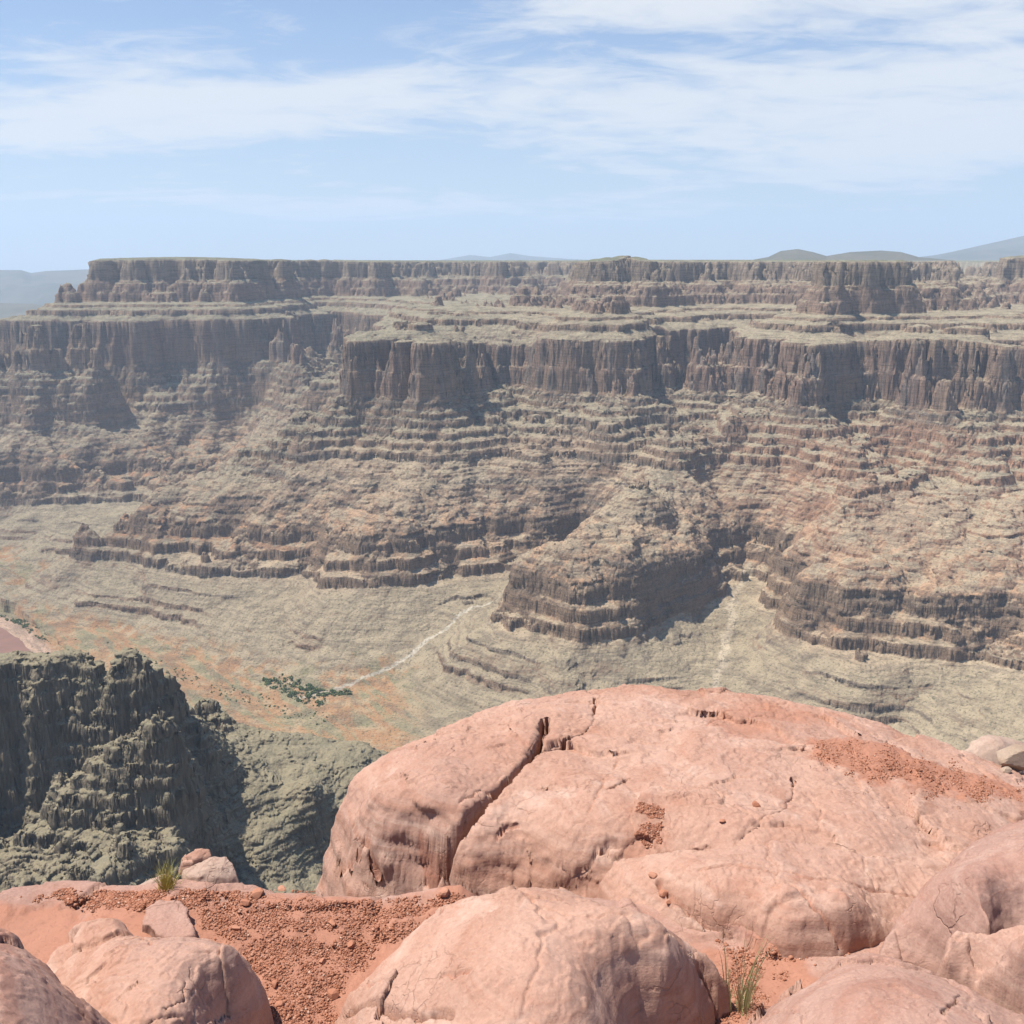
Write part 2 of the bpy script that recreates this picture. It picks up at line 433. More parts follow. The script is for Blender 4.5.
def canyon(X, Y):
    """height, slope potential and colour masks of the canyon at world x, y"""
    wx = fbm(X, Y, 130, 3, 3)*16; wy = fbm(X, Y, 130, 3, 4)*16
    P = bilerp(_g, GX0, GY0, GS, X+wx, Y+wy)
    bd = bank_dist(X + fbm(X, Y, 90, 3, 6)*8, Y)
    P = np.where(bd < 60, np.minimum(P, np.maximum(bd*1.0, -60) - 28), P)
    P0 = P
    far = sstep(3600, 5200, np.hypot(X, Y))
    cliffy = sstep(620, 690, P)*.6 + sstep(1000, 1030, P)*(1-sstep(1080, 1150, P)) + sstep(1195, 1215, P)*(1-sstep(1300, 1500, P))*.9
    low = sstep(250, 520, P)
    P = P + fbm(X, Y, 420, 2, 11)*17*low*sstep(5200, 4200, P)*(1-sstep(1290, 1500, P0)*.7)
    P = P - (ridged(X, Y, 190, 3, 21, .45)-1.05)*(20+14*np.clip(cliffy, 0, 1))*low*(1-sstep(1290, 1500, P0))
    jx, jy = X + wx*.6 + fbm(X, Y, 18, 2, 91)*4, Y + wy*.6 + fbm(X, Y, 18, 2, 92)*4
    _, (k1, _a, _b), _c, _d = cells(jx, jy*.8, 34, 5)
    _, (k2, _a, _b), _c, _d = cells(jx, jy*.8, 13, 6)
    n1 = ridged(X+wx*.5, Y, 52, 3, 31, .5)-1.1
    n2 = fbm(X, Y, 14, 2, 41, .6)
    tn_ = X/Y; R_ = np.hypot(X, Y)
    P = P - np.clip(P-1256, 0, None)*sstep(.368, .380, tn_)*(1-sstep(.455, .470, tn_))*sstep(3700, 3900, R_)*(1-sstep(9500, 11500, R_))
    n2r = np.abs(perlin(X/17., Y/17., 43))*2-.5
    P = P - n1*(1.3 + 2.2*np.clip(cliffy, 0, 1))*low
    blk = np.clip(cliffy + sstep(895, 905, P0)*(1-sstep(1020, 1035, P0))*.5, 0, 1)
    P = P + fbm(X, Y, 260, 2, 401, .4)*44*(sstep(900, 1030, P0)*(1-sstep(1085, 1180, P0)))*low
    P = P + fbm(X, Y, 300, 3, 402, .5)*34*sstep(1190, 1225, P0)*(1-sstep(1320, 1500, P0))
    P = P + fbm(X, Y, 170, 3, 403, .5)*24*sstep(600, 650, P0)*(1-sstep(740, 800, P0))
    P = P + (k1*3.6 + k2*2.8)*blk*low + k2*.35*low
    P = P + (n2*1.8 + n2r*1.3*np.clip(cliffy, 0, 1.2))*sstep(300, 520, P0)
    P = P - (ridged(X + wx*2, Y*.55, 34, 3, 47, .5)-1.1)*3.6*sstep(330, 430, P0)*(1-sstep(1180, 1200, P0))*(1-np.clip(cliffy, 0, 1))
    P = P + fbm(X, Y, 6, 2, 51)*1.5*sstep(350, 520, P0)
    # ledges come and go
    zs = np.interp(P, _P, _Z); zl = np.interp(P, _PP, _PZ)
    m = np.clip(.56 + fbm(X, Y, 260, 3, 61)*1.1 + fbm(X, Y, 60, 2, 63)*.5, 0.05, 1)
    inslope = sstep(722, 740, P)*(1-sstep(890, 900, P)) + (1-sstep(630, 640, P))
    m = np.where(inslope > 0, m*inslope + (1-inslope)*1, 1.0)
    m2 = np.clip(.80 + fbm(X, Y, 140, 3, 71)*1.4, .05, 1); m2 = np.where(P0 > 850, np.clip(m2, .5, 1), m2)          # talus buries parts of the lower cliffs
    band = sstep(640, 650, P)*(1-sstep(715, 722, P)) + sstep(900, 905, P)*(1-sstep(1020, 1030, P))
    m = m*(1-band) + m2*band
    foot = 1-sstep(610, 640, P)
    m = m*(1-foot) + np.clip(.12 + fbm(X, Y, 280, 3, 73)*1.5, 0, 1)*foot
    Z = zs + (zl-zs)*m
    # alcove eaten out of the big cliff, and local tilt of the plateau
    def bump(px, d, r):
        w = at_range(px, d); return np.exp(-((X-w[0])**2+(Y-w[1])**2)/(2*r*r))
    rv = np.clip(bump(853, 3290, 42) + bump(769, 3800, 46) + bump(664, 3620, 34)*.8 + bump(1010, 3130, 38) + bump(300, 4700, 70) + bump(52, 4250, 40), 0, 1)
    rv = sstep(.25, .7, rv + fbm(X, Y, 40, 2, 66)*.15)
    rv = rv*sstep(880, 900, P)*(1-sstep(1195, 1215, P))
    Z = Z*(1-rv) + np.interp(P, [880, 1215], [-572, -168])*rv
    tri = np.interp(P, [1032, 1058, 1175], [0, 1, 0])*(1-rv)
    Z = Z - 38*tri*np.clip(bump(478, 3500, 80)+bump(530, 3520, 80), 0, 1) + 24*tri*bump(940, 2980, 120) - 8*tri*bump(600, 3290, 80)
    R = np.hypot(X, Y)
    Z = Z + 28*bump(1050, 4560, 230)*sstep(1230, 1281, P) + 25*bump(624, 4330, 60)*sstep(1262, 1283, P)
    Z = Z + 9*(bump(287, 5050, 50)+bump(322, 5350, 80))*sstep(1270, 1290, P) + 13*bump(185, 4800, 260)*sstep(1270, 1290, P)
    Z = Z + dip(X, Y)*sstep(250, 400, P)*(1-sstep(830, 1010, P))
    Z = Z + fbm(X, Y, 30, 3, 81)*.8*sstep(60, 300, P) + fbm(X, Y, 9, 2, 83)*.5*low
    return Z, P

KA = 1480
az = np.linspace(math.radians(-33), math.radians(33), KA)
r = [1450.]
while r[-1] < 12500:
    x = r[-1]
    r.append(x + (3.4 if x < 1850 else 2.1 if x < 3500 else 2.6 if x < 4400 else 3.6 if x < 6200 else 3.6 + (x-6200)*.02))
r = np.array(r)
Raz, Rr = np.meshgrid(az, r)
TX, TY = np.sin(Raz)*Rr, np.cos(Raz)*Rr
TZ, TP = canyon(TX, TY)
print('terrain', TX.shape)

def mixc(a, b, m): return a + (np.asarray(b)-a)*m[..., None]
gzr = np.gradient(TZ, axis=0)/np.gradient(Rr, axis=0)
gza = np.gradient(TZ, axis=1)/(Rr*(az[1]-az[0]))
slope = np.hypot(gzr, gza)
cliff = sstep(.95, 1.6, slope)
n_a = fbm(TX, TY, 260, 3, 101); n_b = fbm(TX, TY, 40, 3, 103); n_z = np.interp(TZ + n_b*4, np.arange(-1020, 60, 6.), rng.uniform(-1, 1, 180))
tanx = TX/TY
col = np.empty(TX.shape+(3,)); col[:] = (.42, .325, .215)                      # dry tan talus
green = sstep(-640, -480, TZ + n_a*90)*.75
left = sstep(-.02, -.30, tanx + (Rr-3200)*-.00012)
green = np.clip(green + left*.6*sstep(2700, 3200, Rr), 0, 1)
col = mixc(col, (.30, .265, .18), green)
col = mixc(col, (.49, .395, .275), sstep(.1, .5, n_a)*(1-green)*.45)
col = mixc(col, (.30, .20, .14), sstep(.05, .6, -n_a)*.35*(1-green))
col = mixc(col, (.315, .26, .172), (1-sstep(590, 650, TP))*.8)
# bedrock by bed
rock = np.empty_like(col); rock[:] = (.235, .148, .094)
rock = mixc(rock, (.155, .122, .095), sstep(0, .5, n_z))
rock = mixc(rock, (.29, .20, .135), sstep(0, .6, -n_z))
redw = sstep(-410, -395, TZ)*(1-sstep(-245, -230, TZ))
rock = mixc(rock, (.27, .165, .118), redw*np.clip(.45+n_a*.9+.6*tanx, .1, 1))
rock = mixc(rock, (.15, .125, .112), redw*sstep(.0, .6, n_b + .2*n_a)*.8)
sup = sstep(-175, -150, TZ)*(1-sstep(-95, -70, TZ))
rock = mixc(rock, (.27, .175, .13), sup*.7)
rock = mixc(rock, (.27, .205, .150), sstep(-80, -60, TZ))
rock = mixc(rock, (.200, .128, .080), sstep(-850, -830, TZ)*(1-sstep(-700, -690, TZ))*.65)
rock = mixc(rock, (.40, .205, .118), sstep(.12, .3, tanx)*sstep(-720, -640, TZ)*(1-sstep(-470, -420, TZ))*.6)
col = mixc(col, (.40, .225, .125), sstep(640, 700, TP)*(1-sstep(760, 860, TP))*np.clip(.2+n_b*1.4+n_a*.5, 0, .65))
bench = (np.exp(-((TZ+780)/6)**2)+np.exp(-((TZ+736)/6)**2)+.6*np.exp(-((TZ+699)/7)**2))*np.clip(.6+n_b*1.2, 0, 1)
col = mixc(col, (.40, .205, .105), np.clip(bench*1.3, 0, 1)*.9)
rockiness = np.clip(cliff + sstep(.75, 1.05, slope)*.35, 0, 1)
col = mixc(col, rock, np.zeros_like(cliff)) * 1.0
col = col + (rock-col)*rockiness[..., None]
# valley floor: river terrace with orange and green patches
floor = 1-sstep(390, 450, TP + n_b*40)
fl = np.empty_like(col); fl[:] = (.36, .225, .112)
fn = fbm((TX*.8+TY*.6)*1.0, (TY*.8-TX*.6)*.22, 44, 6, 111, .66)
fl = mixc(fl, (.38, .20, .098), sstep(-.15, .2, fn)*.75)
fl = mixc(fl, (.25, .22, .125), sstep(.05, .35, -fn))
fl = mixc(fl, (.36, .27, .165), sstep(.0, .5, n_b)*.6)
leftv = sstep(-.07, -.14, tanx + n_a*.02)
flr = np.empty_like(col); flr[:] = (.30, .245, .160)
fl = flr + (fl-flr)*leftv[..., None]
bank = sstep(14, -6, TP + n_b*8)*sstep(-44, -30, TP)*leftv
fl = mixc(fl, (.46, .31, .22), bank)
shore = np.exp(-((TP-150-n_b*30)/75)**2)*leftv*sstep(-.25, -.42, tanx)
fl = mixc(fl, (.10, .13, .075), np.clip(shore*1.1, 0, .9)*np.clip(.8+n_b, 0, 1))
col = col + (fl-col)*floor[..., None]
# pale gravel of the washes
def wash(pts, w, c, col):
    q = np.array([at_z(a, b, z)[:2] for a, b, z in pts]); best = np.full(TX.shape, 1e9)
    lo, hi = q.min(0)-150, q.max(0)+150
    sel = (TX > lo[0]) & (TX < hi[0]) & (TY > lo[1]) & (TY < hi[1])
    x, y = TX[sel], TY[sel]
    x = x + fbm(x, y, 60, 3, 5)*10; b = np.full(x.shape, 1e9)
    for (x0, y0), (x1, y1) in zip(q[:-1], q[1:]):
        dx, dy = x1-x0, y1-y0; t = np.clip(((x-x0)*dx+(y-y0)*dy)/(dx*dx+dy*dy), 0, 1)
        b = np.minimum(b, np.hypot(x-x0-dx*t, y-y0-dy*t))
    m = np.zeros(TX.shape); m[sel] = sstep(w, w*.4, b + 5*perlin(x/8., y/8., 9))
    return mixc(col, c, m*.85)
col = wash([(300, 700, -975), (352, 684, -955), (400, 662, -930), (440, 635, -900), (490, 606, -868)], 8, (.52, .47, .38), col)
col = wash([(716, 692, -915), (728, 640, -880), (735, 600, -850), (748, 578, -828)], 15, (.52, .43, .31), col)
col = col*(1+np.clip(n_b, -.6, .6)[..., None]*.16)
# scrub on the plateau
plat = sstep(1284, 1300, TP)
col = mixc(col, (.20, .205, .135), plat*.9)
col = mixc(col, (.16, .175, .11), plat*sstep(.0, .5, fbm(TX, TY, 500, 4, 121)))

mt, nt = mat_new('canyon rock'); b = NB(nt)
geo = b.n('ShaderNodeNewGeometry'); at = b.n('ShaderNodeAttribute', attribute_name='col')
pos = geo.outputs['Position']
flat = b.mapping(pos, sc=(.012, .012, .22))
beds = b.noise(flat, 1.0, 5, .65, .3)
colm = b.mix(b.mr(beds, .45, .62, 0, .45), at.outputs['Color'], (.075, .058, .048))
fine = b.noise(b.mapping(pos, sc=(.22, .22, .35)), 1.0, 5, .7)
colm = b.mix(b.mr(fine, .35, .68, 0, .30), colm, (.45, .38, .29))
scr = b.noise(pos, .17, 3, .6)
sepn = b.n('ShaderNodeSeparateXYZ'); b.l(geo.outputs['Normal'], sepn.inputs[0])
shrub = b.math('MULTIPLY', b.mr(scr, .56, .64, 0, .6), b.mr(sepn.outputs[2], .7, .9))
colm = b.mix(shrub, colm, (.075, .085, .05))
bump = b.n('ShaderNodeBump'); bump.inputs['Strength'].default_value = 1.0; bump.inputs['Distance'].default_value = 7.0
cols = b.noise(b.mapping(pos, sc=(.13, .13, .03)), 1.0, 5, .7)
hgt = b.math('ADD', b.math('MULTIPLY', beds, .45), b.math('MULTIPLY', cols, .9))
b.l(hgt, bump.inputs['Height'])
bs = b.n('ShaderNodeBsdfDiffuse'); bs.inputs['Roughness'].default_value = .6
b.l(colm, bs.inputs['Color']); b.l(bump.outputs[0], bs.inputs['Normal'])
out = b.n('ShaderNodeOutputMaterial'); b.l(bs.outputs[0], out.inputs['Surface'])
M_canyon = mt
gl = np.hypot(gzr, gza)+1e-6
nx_ = -(gzr*np.sin(Raz) + gza*np.cos(Raz))/gl; ny_ = -(gzr*np.cos(Raz) - gza*np.sin(Raz))/gl
zz = TZ + n_b*3
bed = zz/11. + .35*np.sin(zz/23.); bed = bed-np.floor(bed)
side = (np.minimum(bed*1.4, 1)-.5)*3.2 + fbm((TX-TY)*.45, TZ*2.2, 26, 3, 131, .6)*3.6 + fbm((TX+TY)*.45, TZ*2.6, 9, 2, 133)*1.2
side = side + mason((TX*.8-TY*.6) + n_b*6, zz, 27, 10, 41)*2.6 + mason((TX*.8-TY*.6), zz, 11, 5, 42)*1.3
side = side*sstep(.8, 1.7, slope)
terrain = grid_mesh('terrain', TX + nx_*side, TY + ny_*side, TZ, mt, attrs={'col': col}, flip=False)
terrain['kind'] = 'structure'
terrain['label'] = 'layered canyon wall of buttes, cliffs, ledges and talus above the river terrace'
del col, rock, fl, flr

# river
mw, nt = mat_new('muddy river'); b = NB(nt)
geo = b.n('ShaderNodeNewGeometry')
nz = b.noise(b.mapping(geo.outputs['Position'], sc=(.02, .05, .02)), 1.0, 4, .6)
c = b.mix(b.mr(nz, .3, .7), (.20, .105, .075), (.16, .088, .065))
bs = b.n('ShaderNodeBsdfPrincipled'); b.l(c, bs.inputs['Base Color']); bs.inputs['Roughness'].default_value = .5; bs.inputs['Specular IOR Level'].default_value = .25
out = b.n('ShaderNodeOutputMaterial'); b.l(bs.outputs[0], out.inputs['Surface'])
xx, yy = np.meshgrid(np.linspace(-2600, -500, 20), np.linspace(1300, 3600, 20))
river = grid_mesh('river', xx, yy, np.full(xx.shape, -1001.0), mw)
river['kind'] = 'structure'

# ------------------------------------------------------------------ the near spur below the rim
prof2 = [(0, -1000), (300, -700), (340, -640), (380, -610), (383, -602), (410, -588), (413, -580), (440, -562), (443, -552), (458, -545),
         (462, -530), (470, -526), (473, -515), (484, -510), (487, -501), (497, -497), (500, -488), (510, -484), (516, -466), (522, -463), (527, -450), (534, -446), (539, -432), (545, -428), (548, -418), (557, -414), (560, -404), (575, -398), (620, -390), (900, -300), (1400, 0)]
_QP = np.array([p for p, z in prof2], float); _QZ = np.array([z for p, z in prof2], float)
def q_inv(z): return float(np.interp(z, _QZ, _QP))
c2 = []
for (px, py, z) in [
    (-60, 712, -438), (0, 692, -426), (25, 682, -420), (43, 672, -412), (62, 665, -408), (80, 655, -401), (96, 657, -402), (115, 654, -401), (135, 658, -403), (148, 666, -411), (163, 678, -430), (172, 684, -440), (180, 691, -456),
    (-60, 800, -540), (0, 800, -540), (45, 802, -541), (80, 797, -539), (20, 760, -500), (30, 745, -482),
    (64, 770, -502), (90, 768, -493), (100, 738, -482), (130, 735, -482), (160, 733, -482), (186, 728, -488), (110, 690, -442), (150, 700, -452),
    (110, 775, -495), (150, 774, -495), (185, 770, -499), (110, 798, -517), (150, 796, -517), (186, 792, -522),
    (0, 840, -566), (60, 835, -550), (110, 835, -538), (160, 840, -543), (180, 850, -556),
    (0, 885, -590), (60, 885, -578), (120, 885, -567), (180, 885, -582), (203, 860, -600), (210, 800, -562), (203, 745, -510),
    (198, 702, -515), (210, 704, -524), (225, 710, -532), (260, 728, -556), (281, 729, -560), (336, 739, -578), (352, 741, -582), (375, 749, -594), (392, 753, -602), (440, 768, -622),
    (250, 760, -558), (300, 780, -583), (250, 800, -577), (232, 850, -606), (320, 800, -590), (250, 885, -630), (335, 885, -655), (380, 800, -610), (330, 842, -640), (420, 850, -680), (500, 800, -700)]:
    w = at_z(px, py, z); c2.append((w[0], w[1], q_inv(z)))
for (px, d, z) in [(-60, 1130, -560), (0, 1130, -560), (60, 1130, -560), (120, 1130, -560), (160, 1130, -570), (190, 1210, -620), (240, 1260, -660), (320, 1280, -690), (400, 1280, -720), (500, 1150, -800),
                   (700, 1000, -850), (900, 1000, -850), (1100, 1000, -850), (600, 600, -560), (900, 600, -560), (1100, 600, -560), (300, 600, -500), (0, 600, -500), (-100, 750, -560), (200, 750, -560),
                   (0, 1350, -860), (300, 1350, -860), (600, 1300, -920), (1000, 1300, -940)]:
    w = at_range(px, d); c2.append((w[0], w[1], q_inv(z)))
for px in (-100, 200, 500, 800, 1100):
    w = at_range(px, 1500); c2.append((w[0], w[1], q_inv(-984)))
    w = at_range(px, 300); c2.append((w[0], w[1], q_inv(-330)))
    w = at_range(px, 40); c2.append((w[0], w[1], q_inv(-75)))
c2 = np.array(c2)
m2 = rbf_fit(c2[:, :2], c2[:, 2], 10.0, 0.02)
az2 = np.concatenate([np.linspace(math.radians(-34), math.radians(-4), 900), np.linspace(math.radians(-3.8), math.radians(34), 160)])
r2 = np.concatenate([np.linspace(30, 760, 90), np.arange(765, 840, 3), np.arange(840, 1240, .85), np.arange(1242, 1480, 4)])
A2, R2 = np.meshgrid(az2, r2)
NX, NY = np.sin(A2)*R2, np.cos(A2)*R2
P2 = rbf_eval(m2, NX + fbm(NX, NY, 40, 3, 203)*6, NY + fbm(NX, NY, 40, 3, 204)*6)
vis = sstep(830, 900, R2)*sstep(1400, 1250, R2)
onb = sstep(-.27, -.33, NX/NY)          # the rocky butte, as against the scree slope beside it
P2 = P2 - (ridged(NX, NY, 75, 4, 211)-1.05)*(5+8*onb)*vis
_jx = NX + fbm(NX, NY, 9, 3, 281)*2.5; _jy = NY + fbm(NX, NY, 9, 3, 282)*2.5
_, (q1, q1b, _q), _o1, _o2 = cells(_jx, _jy, 17, 15); _, (q2, _q, _r), _o3, _o4 = cells(_jx, _jy, 6.5, 16)
P2 = P2 + (q1*3.6 + q2*1.0)*(.12+.88*onb)*vis - (ridged(NX, NY, 22, 3, 221)-1.05)*(1.0+.8*onb)*vis + fbm(NX, NY, 8, 4, 231, .62)*(.4+.5*onb)*vis
zs = np.interp(P2, [0, 300, 380, 440, 520, 575, 620, 900, 1400], [-1000, -700, -610, -562, -490, -404, -390, -300, 0])
zl = np.interp(P2, _QP, _QZ)
mm = np.clip(.1 + .95*onb + fbm(NX, NY, 60, 3, 241)*.5, 0, 1.05)
NZ = zs + (zl-zs)*mm
fr = NZ/5.2 + fbm(NX, NY, 45, 4, 251)*1.6
NZ = NZ + (np.floor(fr)+sstep(.55, .95, fr-np.floor(fr))-fr)*5.2*.62*vis*np.clip(.25+.7*onb+fbm(NX, NY, 35, 2, 253)*.8, 0, 1)
NZ = NZ + (q1b*.45 + q2*.2)*(1-onb*.3)*vis*sstep(-.2, .4, fbm(NX, NY, 50, 3, 283)) + fbm(NX, NY, 9, 3, 261, .6)*(.25+.2*onb)*vis + fbm(NX, NY, 2.4, 3, 263, .6)*.42*vis
NZ = NZ*(1-sstep(1380, 1470, R2)) + (-1000)*sstep(1380, 1470, R2)
g_r = np.gradient(NZ, axis=0)/np.gradient(R2, axis=0); g_a = np.gradient(NZ, axis=1)/(R2*np.gradient(A2, axis=1)); g_l = np.hypot(g_r, g_a)+1e-6
zz = NZ + fbm(NX, NY, 30, 3, 291)*2.5
bd_ = zz/3.6 + .4*np.sin(zz/7.); bd_ = bd_-np.floor(bd_)
sd_ = (np.minimum(bd_*1.5, 1)-.5)*1.5 + fbm((NX-NY)*.5, NZ*2.2, 9, 4, 292, .6)*1.9 + fbm((NX+NY)*.5, NZ*2.5, 2.8, 2, 293)*.5
sd_ = sd_ + mason((NX*.8-NY*.6), zz, 9, 4.4, 43)*1.9 + mason((NX*.8-NY*.6)+3, zz, 3.7, 2.1, 44)*.9
sd_ = sd_*sstep(.7, 1.6, g_l)*vis
NX = NX - (g_r*np.sin(A2) + g_a*np.cos(A2))/g_l*sd_; NY = NY - (g_r*np.cos(A2) - g_a*np.sin(A2))/g_l*sd_
mn, nt = mat_new('grey olive rock'); b = NB(nt)
geo = b.n('ShaderNodeNewGeometry'); pos = geo.outputs['Position']
sepn = b.n('ShaderNodeSeparateXYZ'); b.l(geo.outputs['True Normal'], sepn.inputs[0])
big = b.noise(pos, .02, 4, .6); med = b.noise(b.mapping(pos, sc=(.25, .25, .7)), 1, 5, .7); fin = b.noise(pos, 1.1, 3, .6)
c = b.ramp(big, [(.3, (.165, .150, .100)), (.5, (.200, .172, .115)), (.7, (.165, .152, .108))])
c = b.mix(b.mr(med, .35, .7, 0, .7), c, (.265, .228, .158))
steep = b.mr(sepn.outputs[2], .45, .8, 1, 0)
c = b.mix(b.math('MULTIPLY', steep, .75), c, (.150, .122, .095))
c = b.mix(b.mr(fin, .56, .70, 0, .55), c, (.085, .088, .058))
c = b.mix(b.mr(b.noise(b.mapping(pos, sc=(.012, .03, .03), rot=(0, 0, .7)), 1, 4, .6), .56, .72, 0, .5), c, (.19, .18, .13))
bump = b.n('ShaderNodeBump'); bump.inputs['Strength'].default_value = .8; bump.inputs['Distance'].default_value = 1.6
beds = b.noise(b.mapping(pos, sc=(.06, .06, .6)), 1, 4, .6)
b.l(b.math('ADD', b.math('MULTIPLY', med, .9), b.math('MULTIPLY', beds, .5)), bump.inputs['Height'])
bs = b.n('ShaderNodeBsdfDiffuse'); b.l(c, bs.inputs['Color']); b.l(bump.outputs[0], bs.inputs['Normal'])
out = b.n('ShaderNodeOutputMaterial'); b.l(bs.outputs[0], out.inputs['Surface'])
near = grid_mesh('near_hill', NX, NY, NZ, mn)
near['kind'] = 'structure'
near['label'] = 'dark olive grey rocky butte and scree slope below the rim'

# ------------------------------------------------------------------ far mountains and hills
def range_mesh(name, label, mat, px0, px1, dist, depth, prof, base, seed, rough):
    """a mountain range: crest given by (px, py) at a distance, falling off in front and behind"""
    px = np.linspace(px0, px1, 220); cy_ = np.interp(px, [a for a, _ in prof], [c for _, c in prof])
    t = np.linspace(-1, 1, 61)
    PX, Tt = np.meshgrid(px, t)
    ry = ray(PX, np.full(PX.shape, 262.))
    Y = dist + Tt*depth; X = ry[..., 0]/ry[..., 1]*Y
    zc = np.array([ray(a, c)[2]/ray(a, c)[1]*dist for a, c in zip(px, cy_)])
    n = fbm(X, Y, rough, 5, seed, .55); rg = ridged(X, Y, rough*1.5, 4, seed+3)-1
    H = zc[None]-base
    prof_t = np.clip(1-np.abs(Tt)**1.3, 0, 1)
    Z = base + H*np.clip(prof_t + (n*.16+rg*.18)*prof_t*(1-prof_t)*4*.8, 0, 1.2)
    o = grid_mesh(name, X, Y, Z, mat); o['kind'] = 'structure'; o['label'] = label
    return o
mf, nt = mat_new('far desert slopes'); b = NB(nt)
geo = b.n('ShaderNodeNewGeometry')
c = b.mix(b.mr(b.noise(geo.outputs['Position'], .0012, 5, .6), .35, .65), (.12, .11, .085), (.085, .085, .065))
bs = b.n('ShaderNodeBsdfDiffuse'); b.l(c, bs.inputs['Color'])
out = b.n('ShaderNodeOutputMaterial'); b.l(bs.outputs[0], out.inputs['Surface'])
range_mesh('distant_mountain', 'pale blue mountain range beyond the western canyon gap', mf, -250, 180, 21000, 5000, [(-250, 268), (0, 270), (20, 270), (30, 273), (45, 271), (100, 269), (180, 275)], -1000, 1, 2500)
range_mesh('distant_ridge', 'lower blue ridge in the canyon gap left of the mesa', mf, -260, 130, 12500, 2600, [(-260, 300), (0, 303), (30, 304), (60, 309), (90, 316), (130, 330)], -1000, 2, 1500)
range_mesh('distant_peaks', 'faint mountains just above the plateau skyline', mf, 400, 640, 36000, 3500, [(400, 262), (440, 260), (470, 255), (490, 257), (510, 253), (530, 256), (570, 259), (640, 262)], -60, 3, 2500)
range_mesh('blue_mountain', 'long blue mountain rising at the right edge of the horizon', mf, 880, 1300, 24000, 4500, [(880, 262), (935, 255), (950, 252), (985, 244), (1024, 235), (1080, 225), (1150, 222), (1300, 240)], -60, 4, 2600)
range_mesh('low_hills', 'low grey green hills on the plateau skyline', mf, 740, 960, 10500, 1500, [(740, 262), (768, 257), (780, 251), (797, 249), (812, 252), (826, 256), (850, 252), (880, 250.5), (900, 252), (918, 257), (960, 261)], -30, 5, 900)
xx, yy = np.meshgrid(np.linspace(-40000, 40000, 90), np.linspace(12300, 47500, 60))
pz = np.where(xx < -.345*yy, -1000., -8.) + fbm(xx, yy, 5000, 3, 301)*3 - 2.2*(yy-12300)/1000*.3
o = grid_mesh('plateau', xx, yy, pz, mf); o['kind'] = 'structure'; o['label'] = 'flat desert plateau running back to the horizon'

